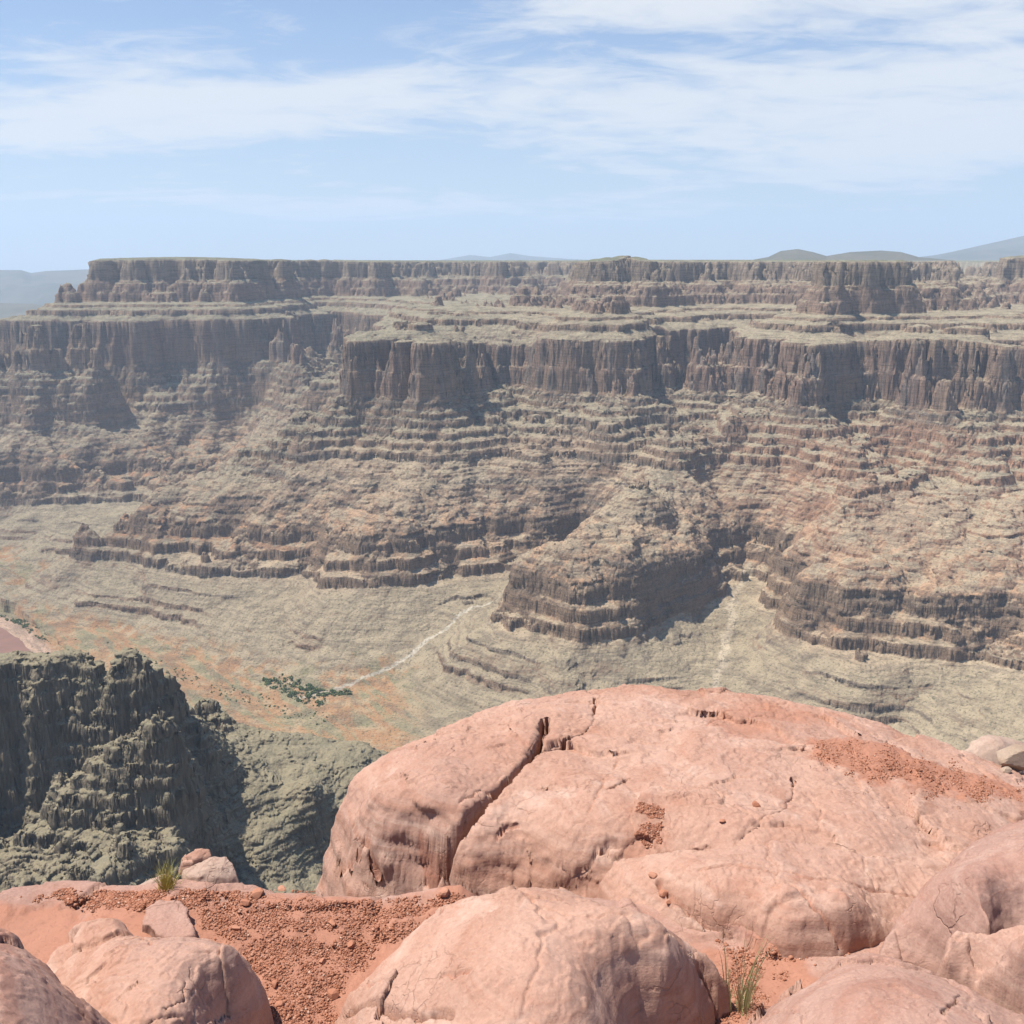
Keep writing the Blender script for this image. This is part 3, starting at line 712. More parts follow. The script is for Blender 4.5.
# ------------------------------------------------------------------ foreground rocks
def sandstone(name, c0, c1, c2, pale, dark, bump_d=.012, rough=.85):
    m, nt = mat_new(name); b = NB(nt)
    tcn = b.n('ShaderNodeNewGeometry'); pos = tcn.outputs['Position']
    at = b.n('ShaderNodeAttribute', attribute_name='tone')
    dt = b.n('ShaderNodeAttribute', attribute_name='dust')
    big = b.noise(pos, 1.3, 5, .55, .6)
    c = b.ramp(big, [(.30, c0), (.48, c1), (.70, c2)])
    pl = b.noise(b.mapping(pos, sc=(1, 1, 2.2), rot=(.3, .2, .5)), 3.1, 7, .62, 1.2)
    c = b.mix(b.mr(pl, .52, .74, 0, .75), c, pale)
    ds = b.noise(b.mapping(pos, sc=(1.4, 1, 2), rot=(.1, .4, .2)), 5.5, 7, .65, .8)
    c = b.mix(b.mr(ds, .55, .75, 0, .55), c, dark)
    fs = b.noise(pos, 120, 4, .7)
    c = b.mix(b.mr(fs, .45, .75, 0, .30), c, (.52, .35, .27))
    fs2 = b.noise(pos, 46, 4, .75)
    c = b.mix(b.mr(fs2, .56, .74, 0, .45), c, (.25, .10, .062))
    lam = b.noise(b.mapping(pos, sc=(1.2, 1.2, 26), rot=(.10, -.07, .3)), 1.0, 5, .6, .4)
    c = b.mix(b.mr(lam, .50, .66, 0, .40), c, dark)
    c = b.mix(b.mr(lam, .50, .34, 0, .30), c, pale)
    c = b.mix(at.outputs['Fac'], c, (.30, .115, .070))
    c = b.mix(dt.outputs['Fac'], c, (.33, .150, .095))
    b1 = b.n('ShaderNodeBump'); b1.inputs['Strength'].default_value = .75; b1.inputs['Distance'].default_value = bump_d
    # flaked plates: worley edges of a warped noise
    v = b.n('ShaderNodeTexVoronoi', feature='DISTANCE_TO_EDGE'); v.inputs['Scale'].default_value = 5.0
    wv = b.n('ShaderNodeTexNoise'); b.l(pos, wv.inputs['Vector']); wv.inputs['Scale'].default_value = 3.0; wv.inputs['Detail'].default_value = 5
    vm = b.n('ShaderNodeVectorMath', operation='MULTIPLY_ADD'); b.l(wv.outputs['Color'], vm.inputs[0]); vm.inputs[1].default_value = (.55, .55, .55); b.l(pos, vm.inputs[2])
    b.l(vm.outputs[0], v.inputs['Vector'])
    plates = b.noise(b.mapping(vm.outputs[0], sc=(1, 1, 1.5)), 4.0, 8, .68)
    st = b.math('SNAP', plates, .055)
    h = b.math('ADD', b.math('MULTIPLY', st, 1.7), b.math('MULTIPLY', b.noise(pos, 22, 6, .7), .45))
    v.inputs['Scale'].default_value = 3.4
    v2 = b.n('ShaderNodeTexVoronoi', feature='DISTANCE_TO_EDGE'); v2.inputs['Scale'].default_value = 11.0; b.l(vm.outputs[0], v2.inputs['Vector'])
    msk = b.mr(b.noise(pos, 2.3, 3, .5), .54, .64); msk2 = b.mr(b.noise(b.mapping(pos, loc=(4, 2, 7)), 3.1, 3, .5), .57, .66)
    ln = b.math('MULTIPLY', b.mr(v.outputs['Distance'], .0, .022, 1, 0), msk)
    ln2 = b.math('MULTIPLY', b.mr(v2.outputs['Distance'], .0, .030, 1, 0), msk2)
    lines = b.math('MAXIMUM', ln, b.math('MULTIPLY', ln2, .6))
    h = b.math('SUBTRACT', h, b.math('MULTIPLY', lines, .40))
    h = b.math('ADD', h, b.math('MULTIPLY', lam, .30))
    c = b.mix(b.math('MULTIPLY', lines, .25), c, (.16, .065, .042))
    h = b.math('ADD', h, b.math('MULTIPLY', b.noise(pos, 140, 3, .7), .10))
    b.l(h, b1.inputs['Height'])
    bs = b.n('ShaderNodeBsdfPrincipled'); b.l(c, bs.inputs['Base Color']); bs.inputs['Roughness'].default_value = rough
    bs.inputs['Specular IOR Level'].default_value = .25
    b.l(b1.outputs[0], bs.inputs['Normal'])
    out = b.n('ShaderNodeOutputMaterial'); b.l(bs.outputs[0], out.inputs['Surface'])
    return m
M_pink = sandstone('pink sandstone', (.325, .182, .130), (.37, .218, .162), (.335, .205, .160), (.47, .33, .265), (.28, .132, .086))
M_mauve = sandstone('mauve sandstone', (.28, .156, .118), (.32, .186, .145), (.285, .178, .145), (.42, .28, .225), (.25, .112, .076), .010)
M_tan = sandstone('tan limestone', (.25, .185, .135), (.30, .228, .168), (.27, .205, .155), (.38, .30, .24), (.22, .15, .11), .008)
M_grey = sandstone('grey pink rock', (.29, .198, .155), (.34, .238, .188), (.30, .215, .17), (.42, .32, .26), (.27, .16, .12), .008)

def poly_sd(q, X, Y):
    best = np.full(X.shape, 1e9); ins = np.zeros(X.shape, bool)
    for (x0, y0), (x1, y1) in zip(q, np.roll(q, -1, 0)):
        dx, dy = x1-x0, y1-y0; t = np.clip(((X-x0)*dx+(Y-y0)*dy)/(dx*dx+dy*dy+1e-12), 0, 1)
        best = np.minimum(best, np.hypot(X-x0-dx*t, Y-y0-dy*t))
        cr = (y0 > Y) != (y1 > Y)
        with np.errstate(divide='ignore', invalid='ignore'):
            ins ^= cr & (X < (x1-x0)*(Y-y0)/(y1-y0) + x0)
    return np.where(ins, best, -best)

ROCKS = {}
def tag(o, label, cat, group=None):
    o['label'] = label; o['category'] = cat
    if group: o['group'] = group
def rock(name, label, outline, inner, mat, res=.008, rad=.12, seed=1, amp=.02, wall=4.0, cracks=(), floor=-2.75, cat='boulder', c=.05,
         dust=(), tone=(), plates=.010, extra=(), structure=False, wob=.03, world=None):
    """outline and inner are (px, py, z): pixel of the photo and true height -> world"""
    ow = at_z([p[0] for p in outline], [p[1] for p in outline], [p[2] for p in outline])
    pts = [tuple(w) for w in ow]
    if inner: pts += [tuple(w) for w in at_z([p[0] for p in inner], [p[1] for p in inner], [p[2] for p in inner])]
    pts += list(extra)
    q = ow[:, :2]
    if world is not None: q = np.array(world, float)
    pts = np.array(pts); m = rbf_fit(pts[:, :2], pts[:, 2], c, .02)
    lo = q.min(0)-.15; hi = q.max(0)+.15
    lo[1] = max(lo[1], .3)
    xs = np.arange(lo[0], hi[0], res); ys = np.arange(lo[1], hi[1], res)
    X, Y = np.meshgrid(xs, ys)
    cxs = np.arange(lo[0]-.1, hi[0]+.1, .04); cys = np.arange(lo[1]-.1, hi[1]+.1, .04)
    CX, CY = np.meshgrid(cxs, cys); G = rbf_eval(m, CX, CY)
    base = lambda x, y: bilerp(G, cxs[0], cys[0], .04, x, y)
    wx = fbm(X, Y, .35, 3, seed+50)*wob; wy = fbm(X, Y, .35, 3, seed+60)*wob
    sd = poly_sd(q, X+wx, Y+wy) + fbm(X, Y, .05, 3, seed+70)*.006
    Z = base(X, Y)
    e = np.clip(1-sd/rad, 0, 1); e_in = np.where(sd > 0, e, 1)
    Z = Z - rad*(1-np.sqrt(np.clip(1-e_in*e_in*.985, 0, 1)))*.8
    Z = Z - np.where(sd < 0, -sd*wall, 0)
    # weathering: lumps, spalled plates, grain
    Z = Z + fbm(X, Y, .55, 4, seed, .5)*amp
    if plates:
        vx = X + fbm(X, Y, .16, 4, seed+21)*.045; vy = Y + fbm(X, Y, .16, 4, seed+22)*.045
        e1, (ra, rb, rc), ox, oy = cells(vx, vy, .42, seed+23)
        Z = Z + ra*.010*min(1, plates/.008) + (rb*ox + rc*oy)*.075 - .010*(1-sstep(0, .05, e1))*(ra > .1)
        e2, (ra, rb, rc), ox, oy = cells(vx*1.0+5, vy*1.35, .15, seed+24)
        k_ = sstep(-.25, .25, fbm(X, Y, .5, 2, seed+26))
        Z = Z + (ra*.0035 + (rb*ox + rc*oy)*.075 - .004*(1-sstep(0, .06, e2))*(rb > .3))*k_
        f = fbm(X + .06*fbm(X, Y, .12, 3, seed+8), Y, .42, 5, seed+5, .55)*3.2
        k = np.floor(f); Z = Z + (k + sstep(.90, 1.0, f-k) - f*.9)*plates*.6
        f = fbm(X, Y + .05*fbm(X, Y, .1, 3, seed+9), .16, 4, seed+6, .6)*2.2
        k = np.floor(f); Z = Z + (k + sstep(.8, 1.0, f-k) - f*.85)*plates*.26
    Z = Z + fbm(X, Y, .045, 3, seed+7, .6)*.0013
    tn = np.zeros_like(Z)
    for ci, (pl, w, dep) in enumerate(cracks):
        best = np.full(X.shape, 1e9); W = np.ones(X.shape)
        pw = []
        for (px, py, *ww) in pl:
            z = -2.0
            for _ in range(25):
                p = at_z(px, py, z); z = .5*z + .5*float(base(p[0:1], p[1:2])[0])
            pw.append((p[0], p[1], ww[0] if ww else w, ww[1] if len(ww) > 1 else 1.0))
        jx = X + fbm(X, Y, .09, 3, seed+80+ci)*.012; jy = Y + fbm(X, Y, .09, 3, seed+90+ci)*.012
        for (x0, y0, w0, k0), (x1, y1, w1, k1) in zip(pw[:-1], pw[1:]):
            dx, dy = x1-x0, y1-y0; t = np.clip(((jx-x0)*dx+(jy-y0)*dy)/(dx*dx+dy*dy+1e-12), 0, 1)
            d = np.hypot(jx-x0-dx*t, jy-y0-dy*t)/(w0+(w1-w0)*t)
            W = np.where(d < best, k0+(k1-k0)*t, W); best = np.minimum(best, d)
        g = 1-sstep(.55, 1.0, best)
        Z = Z - g*dep*W
        Z = Z - np.exp(-np.clip(best-1, 0, 50)*1.2)*dep*.05
        tn = np.maximum(tn, g*.5)
    du = np.zeros_like(Z)
    for (pl, f) in dust:
        pw = []
        for (px, py) in pl:
            z = -2.0
            for _ in range(25):
                p = at_z(px, py, z); z = .5*z + .5*float(base(p[0:1], p[1:2])[0])
            pw.append(p[:2])
        d = poly_sd(np.array(pw), X, Y) + fbm(X, Y, .12, 4, seed+30, .6)*.07
        du = np.maximum(du, sstep(-.04, .07, d)*f)
    for (pl, f) in tone:
        pw = [at_z(px, py, -2.0)[:2] for px, py in pl]
        d = poly_sd(np.array(pw), X, Y) + fbm(X, Y, .2, 4, seed+31)*.06
        tn = np.maximum(tn, sstep(-.05, .08, d)*f)
    Z = np.maximum(Z, floor)
    gy_, gx_ = np.gradient(Z, res); gl = np.hypot(gx_, gy_) + 1e-6; stp = sstep(.8, 2.2, gl)
    side = (fbm((X-Y)*.6, Z*1.6, .14, 4, seed+33, .55)*.016 + (ridged(X*.5+Y*.5, Z*2+X*.3, .10, 3, seed+34)-1)*.006)*stp*(1.0 if rad > .12 else .35)
    XO, YO = X - gx_/gl*side, Y - gy_/gl*side
    o = grid_mesh(name, XO, YO, Z, mat, attrs={'tone': tn, 'dust': du})
    # drop the flat skirt far below the ground
    import bmesh
    bm = bmesh.new(); bm.from_mesh(o.data)
    kill = [f for f in bm.faces if all(v.co.z < floor+.0005 for v in f.verts)]
    bmesh.ops.delete(bm, geom=kill, context='FACES'); 
    loose = [v for v in bm.verts if not v.link_faces]
    bmesh.ops.delete(bm, geom=loose, context='VERTS')
    bm.to_mesh(o.data); bm.free()
    if structure: o['kind'] = 'structure'; o['label'] = label
    else: tag(o, label, cat)
    ROCKS[name + str(seed)] = (X, Y, Z, lo, res)
    return (X, Y, Z, lo, res)
def height(R, x, y):
    X, Y, Z, lo, res = R
    return bilerp(Z, lo[0], lo[1], res, np.asarray(x), np.asarray(y))
def hit(R, px, py, z0=-2.0):
    z = z0
    for _ in range(30):
        p = at_z(px, py, z); z = .5*z + .5*float(height(R, p[0:1], p[1:2])[0])
    return np.array([p[0], p[1], z])

# the ledge the photographer stands on
g_in = [(-100, 900, -2.02), (40, 915, -2.03), (150, 905, -2.0), (300, 905, -2.0), (430, 900, -2.02), (250, 960, -2.06), (330, 1010, -2.10), (760, 960, -2.16), (740, 1010, -2.15), (800, 950, -2.15), (500, 930, -2.2), (1000, 950, -2.2)]
edge = [(-420, 876), (-150, 880), (0, 882), (60, 878), (140, 878), (182, 876), (230, 884), (290, 887), (330, 887), (400, 884), (470, 884), (560, 890), (700, 895), (900, 900), (1200, 905), (1500, 905)]
ew = at_z([p[0] for p in edge], [p[1] for p in edge], [-2.0 if p[0] < 500 else -2.12 for p in edge])
wl_ = [tuple(p[:2]) for p in ew] + [(3.6, .35), (-3.6, .35)]
GR = rock('ground', 'ledge of red rock and gravelly dirt at the canyon rim',
          [(p[0], p[1], -2.0 if p[0] < 500 else -2.12) for p in edge], g_in, M_mauve, res=.010, rad=.05, seed=11, amp=.010, wall=3.0, floor=-2.9,
          structure=True, plates=.004, extra=[(-3, .5, -2.05), (0, .5, -2.1), (3, .5, -2.1), (-3, 1.5, -2.05), (3, 1.5, -2.15), (0, 1.5, -2.1)], world=wl_, wob=.02,
          dust=[([(20, 897), (120, 893), (200, 896), (330, 893), (400, 888), (475, 890), (475, 960), (420, 1060), (-60, 1060), (-60, 905)], .85), ([(690, 940), (830, 930), (800, 1060), (690, 1060)], .85)])

# the big domed boulder with the long split
B1 = rock('boulder', 'huge smooth pink boulder dome with a long dark split across its left end', [
    (332, 806, -2.30), (338, 786, -2.22), (352, 760, -2.16), (378, 742, -2.13), (403, 733, -2.12), (432, 723, -2.12), (470, 703, -2.12), (503, 694, -2.12), (545, 689, -2.13), (590, 681, -2.13),
    (640, 679, -2.14), (680, 684, -2.15), (722, 682, -2.15), (762, 687, -2.16), (800, 695, -2.18), (850, 705, -2.20), (900, 720, -2.24), (950, 737, -2.29), (985, 748, -2.33), (1030, 764, -2.38), (1150, 800, -2.42), (1300, 900, -2.4), (1200, 960, -2.3),
    (900, 960, -2.25), (800, 960, -2.28), (700, 940, -2.28), (600, 905, -2.26), (520, 893, -2.30), (420, 888, -2.38), (372, 886, -2.42), (345, 880, -2.44), (340, 850, -2.40)],
    [(365, 800, -2.14), (400, 770, -2.08), (380, 840, -2.24), (430, 800, -2.06), (470, 760, -2.04), (520, 730, -2.05), (500, 790, -2.06), (560, 800, -2.05), (600, 740, -2.06), (640, 710, -2.10), (700, 760, -2.05), (640, 800, -2.06),
     (480, 840, -2.14), (440, 850, -2.18), (560, 850, -2.13), (620, 850, -2.12), (700, 830, -2.06), (780, 760, -2.06), (800, 800, -2.05), (860, 780, -2.08), (760, 715, -2.13), (900, 760, -2.17), (950, 800, -2.16), (1024, 800, -2.28), (880, 850, -2.08), (760, 860, -2.08), (980, 860, -2.15), (700, 900, -2.2)],
    M_pink, res=.0065, rad=.15, seed=3, amp=.024, floor=-2.9, plates=.011, wall=3.6,
    cracks=[([(421, 858, .012, .03), (430, 848, .022, .16), (440, 838, .032, .5), (450, 829, .032, .9), (460, 821, .028), (470, 812, .021), (488, 796, .018), (503, 781, .019), (516, 768, .017), (527, 757, .014), (534, 746, .016), (541, 733, .014), (544, 722, .008)], .012, .34),
            ([(534, 747, .008), (548, 742, .016), (562, 739, .014), (578, 732, .010), (592, 724, .004)], .01, .10),
            ([(541, 738, .006), (549, 726, .014), (548, 719, .004)], .008, .10),
            ([(594, 700, .004), (595, 712, .008), (593, 724, .006)], .006, .08),
            ([(338, 842, .004), (352, 855, .008), (365, 868, .009), (378, 884, .010)], .006, .05),
            ([(458, 800), (476, 790), (492, 784), (506, 776)], .004, .02),
            ([(538, 785), (560, 789), (590, 786)], .003, .015),
            ([(608, 790), (622, 783), (628, 775)], .005, .03),
            ([(790, 802), (775, 812), (755, 828), (742, 836)], .004, .02), ([(794, 775), (793, 790), (786, 802)], .004, .02),
            ([(620, 745), (614, 765), (598, 790), (590, 815)], .003, .012),
            ([(707, 725), (722, 716), (745, 712), (775, 710)], .006, .006), ([(500, 840), (508, 828), (516, 826)], .005, .02)],
    dust=[([(808, 742), (840, 738), (880, 748), (940, 765), (1024, 790), (1060, 800), (1024, 805), (960, 800), (900, 786), (840, 770), (800, 755)], .9),
          ([(638, 802), (668, 800), (666, 830), (650, 852), (630, 840)], .55), ([(700, 720), (760, 700), (850, 716), (800, 722), (730, 738)], .5)])

# folded slab in front of it
B2 = rock('rock_slab', 'folded pink rock slab with an undercut foot above the tall grass', [
    (600, 905, -2.22), (592, 880, -2.18), (612, 862, -2.13), (650, 852, -2.10), (690, 846, -2.07), (760, 838, -2.05), (840, 842, -2.05), (900, 850, -2.07), (960, 870, -2.1), (1020, 900, -2.15), (980, 960, -2.2), (900, 962, -2.2),
    (850, 952, -2.14), (800, 953, -2.13), (768, 946, -2.12), (735, 930, -2.12), (700, 930, -2.14), (640, 930, -2.2)],
    [(650, 880, -2.09), (700, 870, -2.02), (760, 870, -2.0), (820, 880, -2.0), (720, 900, -2.05), (790, 915, -2.03), (850, 920, -2.04), (680, 905, -2.10)],
    M_pink, res=.006, rad=.07, seed=5, amp=.022, floor=-2.5, plates=.012, wall=6, cat='rock slab',
    cracks=[([(660, 880), (672, 895), (690, 910), (712, 922), (735, 932)], .006, .03), ([(790, 878), (815, 895), (840, 915), (868, 935)], .008, .02), ([(700, 868), (740, 862), (800, 872), (860, 882), (925, 890)], .004, .015)],
    dust=[([(785, 872), (800, 874), (872, 930), (866, 938)], .6), ([(738, 860), (760, 870), (790, 880), (780, 890), (745, 876)], .45)])

B3 = rock('boulder', 'broad low pink boulder in front, nearest the middle, with a broken lower edge', [
    (338, 1000, -2.02), (342, 984, -1.98), (356, 968, -1.95), (400, 936, -1.92), (438, 908, -1.90), (470, 893, -1.87), (505, 887, -1.85), (545, 886, -1.84), (590, 892, -1.86), (625, 906, -1.88), (680, 924, -1.92), (714, 944, -1.96), (728, 970, -2.0), (712, 992, -2.04),
    (706, 1008, -2.06), (650, 1030, -2.0), (640, 1150, -1.98), (500, 1200, -1.98), (350, 1150, -2.0), (338, 1050, -2.02)],
    [(420, 960, -1.84), (500, 920, -1.76), (560, 930, -1.74), (620, 950, -1.78), (480, 980, -1.76), (580, 990, -1.75), (660, 975, -1.85), (400, 1000, -1.88), (520, 1040, -1.80), (450, 1016, -1.84), (690, 965, -1.92)],
    M_pink, res=.005, rad=.09, seed=7, amp=.018, floor=-2.5, plates=.010, wall=5,
    cracks=[([(350, 1010), (400, 1012), (455, 1014)], .008, .05), ([(448, 886), (440, 915), (425, 925)], .004, .02), ([(440, 980), (455, 976), (470, 972)], .003, .012), ([(345, 975), (370, 990), (380, 985)], .003, .01),
            ([(700, 960), (708, 972), (716, 985)], .012, .06)])

B4 = rock('boulder', 'greyish pink boulder filling the right edge of the ledge', [
    (872, 948, -1.98), (884, 922, -1.95), (900, 898, -1.92), (930, 872, -1.90), (962, 846, -1.88), (1000, 820, -1.86), (1040, 800, -1.85), (1200, 780, -1.85), (1400, 900, -1.8), (1300, 1000, -1.85), (1100, 1010, -1.95), (1000, 990, -2.0), (935, 972, -2.03), (895, 966, -2.03)],
    [(920, 920, -1.84), (960, 890, -1.78), (1000, 860, -1.75), (1060, 850, -1.7), (960, 940, -1.86), (1000, 920, -1.78), (1150, 900, -1.65), (1050, 950, -1.8)],
    M_mauve, res=.005, rad=.08, seed=9, amp=.018, floor=-2.5, plates=.009, wall=5)
B5 = rock('rock_slab', 'lighter pink flake of rock leaning on the greyish boulder', [
    (936, 968, -1.90), (940, 945, -1.86), (952, 930, -1.83), (990, 925, -1.80), (1060, 925, -1.77), (1080, 1010, -1.86), (1024, 1006, -1.90), (975, 985, -1.92)],
    [(980, 955, -1.80), (1030, 965, -1.79)], M_pink, res=.005, rad=.025, seed=13, amp=.010, floor=-2.3, plates=.006, wall=6, cat='rock slab', c=.03)
B6 = rock('boulder', 'smooth greyish pink boulder at the bottom edge right of the tall grass', [
    (725, 1040, -2.02), (760, 1000, -1.98), (800, 966, -1.95), (832, 950, -1.93), (870, 946, -1.92), (905, 956, -1.92), (940, 970, -1.92), (1000, 1000, -1.92), (1060, 1030, -1.92), (1060, 1200, -1.9), (800, 1200, -1.9), (700, 1100, -2.0)],
    [(800, 1000, -1.86), (860, 975, -1.83), (920, 1000, -1.81), (850, 1020, -1.81), (980, 1030, -1.84), (880, 1080, -1.78)],
    M_mauve, res=.005, rad=.07, seed=15, amp=.012, floor=-2.5, plates=.007, wall=5,
    cracks=[([(942, 1022), (944, 1012), (955, 1005), (960, 998)], .004, .03)])
B7 = rock('boulder', 'dark pink boulder cut off by the bottom left corner', [
    (-60, 895, -1.60), (0, 914, -1.62), (22, 924, -1.64), (44, 938, -1.66), (62, 956, -1.70), (80, 982, -1.74), (100, 1004, -1.78), (118, 1020, -1.80), (130, 1060, -1.84), (60, 1200, -1.8), (-150, 1200, -1.75), (-160, 950, -1.6)],
    [(0, 950, -1.52), (30, 980, -1.55), (-50, 980, -1.48), (50, 1010, -1.60), (10, 1040, -1.52)],
    M_mauve, res=.004, rad=.09, seed=17, amp=.014, floor=-2.4, plates=.010, wall=6,
    cracks=[([(55, 972), (64, 984), (70, 990)], .008, .03)])
B8 = rock('boulder', 'rounded pink boulder between the corner boulder and the gravel', [
    (40, 960, -1.98), (58, 930, -1.94), (85, 922, -1.92), (120, 914, -1.92), (150, 926, -1.90), (175, 930, -1.88), (200, 929, -1.88), (224, 938, -1.90), (244, 952, -1.93), (255, 972, -1.96), (266, 990, -2.0), (275, 1010, -2.03), (240, 1040, -2.04), (200, 1150, -2.0), (60, 1150, -2.0), (30, 1000, -2.0)],
    [(110, 950, -1.82), (160, 955, -1.79), (210, 960, -1.81), (130, 1000, -1.80), (200, 1000, -1.84), (235, 985, -1.89), (160, 1040, -1.82)],
    M_pink, res=.004, rad=.06, seed=19, amp=.014, floor=-2.4, plates=.010, wall=6,
    cracks=[([(185, 980), (178, 1000), (162, 1008)], .004, .015), ([(118, 940), (140, 935), (152, 940)], .004, .02)])
B9 = rock('rock_slab', 'flat angular red stone lying on the ledge behind the rounded boulder', [
    (140, 924, -1.985), (146, 908, -1.98), (158, 900, -1.975), (178, 899, -1.97), (187, 905, -1.965), (193, 920, -1.955), (194, 927, -1.955), (170, 934, -1.965)],
    [(166, 915, -1.965)], M_mauve, res=.003, rad=.010, seed=21, amp=.005, floor=-2.2, plates=.003, wall=8, cat='stone', c=.02, wob=.008)
B10 = rock('boulder', 'pale pink stone block beside the grass tuft on the ledge rim', [
    (179, 876, -1.985), (181, 870, -1.975), (192, 865, -1.965), (206, 860, -1.955), (218, 857, -1.95), (229, 860, -1.955), (235, 868, -1.965), (237, 880, -1.985), (220, 882, -1.98), (205, 883, -1.985), (190, 882, -1.985)],
    [(205, 870, -1.955), (222, 868, -1.95)], M_grey, res=.003, rad=.014, seed=23, amp=.008, floor=-2.2, plates=.006, wall=8, cat='stone', c=.02, wob=.01)
B11 = rock('rock_slab', 'small red stone capping the pale block on the ledge rim', [
    (178, 862, -1.955), (184, 857, -1.95), (198, 851, -1.94), (209, 850, -1.935), (211, 855, -1.94), (197, 862, -1.95)],
    [(196, 857, -1.935)], M_pink, res=.002, rad=.008, seed=25, amp=.003, floor=-2.0, plates=.002, wall=8, cat='stone', c=.02, wob=.006)
B12 = rock('boulder', 'low pale stone left of the grass tuft on the ledge rim', [
    (130, 889, -2.02), (145, 880, -2.01), (160, 875, -2.0), (178, 876, -2.0), (184, 889, -2.02), (160, 893, -2.02)],
    [(160, 882, -1.99)], M_grey, res=.003, rad=.015, seed=27, amp=.006, floor=-2.2, plates=.004, wall=8, cat='stone', c=.02, wob=.008)
B14 = rock('boulder', 'grey pink rock beyond the right end of the big dome', [
    (955, 756, -2.62), (972, 739, -2.575), (990, 735, -2.57), (1012, 738, -2.575), (1040, 745, -2.6), (1060, 775, -2.7), (1000, 775, -2.70)],
    [(1000, 748, -2.57)], M_grey, res=.006, rad=.03, seed=31, amp=.006, floor=-3.2, plates=.003, wall=3, cat='boulder', c=.04, wob=.02)

# ------------------------------------------------------------------ gravel and stones
rs = np.random.RandomState(5)
import bmesh
_ib = bmesh.new(); bmesh.ops.create_icosphere(_ib, subdivisions=1, radius=1.0)
IV = np.array([v.co[:] for v in _ib.verts]); IF = np.array([[v.index for v in f.verts] for f in _ib.faces]); _ib.free()
def stone_verts(n):
    """faceted stones: unit blobs cut by random planes"""
    v = np.repeat(IV[None], n, 0)
    v = v*(1+rs.uniform(-.22, .22, (n, len(IV), 1)))
    for _ in range(5):
        d = rs.normal(size=(n, 1, 3)); d /= np.linalg.norm(d, axis=-1, keepdims=True)
        k = rs.uniform(.3, .7, (n, 1, 1)); s = (v*d).sum(-1, keepdims=True)
        v = v - d*np.clip(s-k, 0, None)
    return v
def scatter(name, label, polys, n, smin, smax, mat, Rf, z_in=.35, soft=8, clump=0.0):
    V = []; N = 0; cols = []
    while N < n:
        pl, wgt = polys[rs.randint(len(polys))]
        a = np.array(pl, float); lo, hi = a.min(0), a.max(0)
        m = 4000
        P = np.stack([rs.uniform(lo[0], hi[0], m), rs.uniform(lo[1], hi[1], m)], -1)
        ok = poly_sd(a, P[:, 0], P[:, 1]) + fbm(P[:, 0], P[:, 1], 22, 3, 77)*soft > rs.uniform(-.3, 1, m)*soft
        ok &= fbm(P[:, 0], P[:, 1]*1.6, 26, 3, 78) + rs.uniform(-.5, .5, m) > clump
        P = P[ok][:int(n*wgt*.12)]
        if not len(P): continue
        z = np.full(len(P), -2.05)
        for _ in range(25):
            w = at_z(P[:, 0], P[:, 1], z); z = .5*z + .5*height(Rf, w[:, 0], w[:, 1])
        s = smin*(smax/smin)**(rs.uniform(0, 1, len(P))**3.2)
        sv = stone_verts(len(P))*s[:, None, None]*rs.uniform(.6, 1.2, (len(P), 1, 3))*np.array([1, 1, .62])
        th = rs.uniform(0, 6.3, len(P)); c_, s_ = np.cos(th)[:, None], np.sin(th)[:, None]
        x = sv[..., 0]*c_ - sv[..., 1]*s_; y = sv[..., 0]*s_ + sv[..., 1]*c_
        sv = np.stack([x, y, sv[..., 2]], -1) + w[:, None, :] + np.array([0, 0, 1])*(s*z_in)[:, None, None]*.6
        V.append(sv); N += len(P); cols.append(rs.uniform(0, 1, len(P)))
    V = np.concatenate(V); cols = np.concatenate(cols); n = len(V)
    F = (IF[None] + (np.arange(n)*len(IV))[:, None, None]).reshape(-1, 3)
    me = bpy.data.meshes.new(name)
    me.vertices.add(n*len(IV)); me.vertices.foreach_set('co', V.astype(np.float32).ravel())
    me.loops.add(len(F)*3); me.polygons.add(len(F))
    me.loops.foreach_set('vertex_index', F.astype(np.int32).ravel())
    me.polygons.foreach_set('loop_start', np.arange(0, len(F)*3, 3, dtype=np.int32))
    me.polygons.foreach_set('loop_total', np.full(len(F), 3, np.int32))
    me.update(calc_edges=True)
    a = me.attributes.new('var', 'FLOAT', 'POINT'); a.data.foreach_set('value', np.repeat(cols, len(IV)).astype(np.float32))
    me.materials.append(mat)
    o = bpy.data.objects.new(name, me); scene.collection.objects.link(o)
    return o
mg, nt = mat_new('red gravel'); b = NB(nt)
at = b.n('ShaderNodeAttribute', attribute_name='var')
geo = b.n('ShaderNodeNewGeometry')
c = b.ramp(at.outputs['Fac'], [(0, (.22, .092, .056)), (.35, (.30, .132, .083)), (.75, (.36, .175, .115)), (.97, (.40, .225, .16)), (1.0, (.46, .33, .26))])
c = b.mix(b.mr(b.noise(geo.outputs['Position'], 60, 4, .6), .4, .7, 0, .35), c, (.30, .12, .07))
bs = b.n('ShaderNodeBsdfDiffuse'); b.l(c, bs.inputs['Color'])
out = b.n('ShaderNodeOutputMaterial'); b.l(bs.outputs[0], out.inputs['Surface'])
def stuff(o, label):
    o['kind'] = 'stuff'; o['label'] = label
g1 = ([(40, 898), (130, 893), (235, 893), (330, 890), (470, 892), (470, 905), (400, 940), (345, 980), (335, 1030), (260, 1030), (262, 990), (240, 945), (200, 930), (190, 900), (130, 915), (60, 905)], 1.0)
g1b = ([(190, 893), (330, 890), (470, 892), (400, 940), (345, 980), (335, 1030), (268, 1030), (262, 990), (240, 945), (200, 930)], 1.0)
g1c = ([(20, 896), (60, 890), (130, 888), (240, 890), (240, 904), (190, 906), (140, 912), (80, 908)], 1.0)
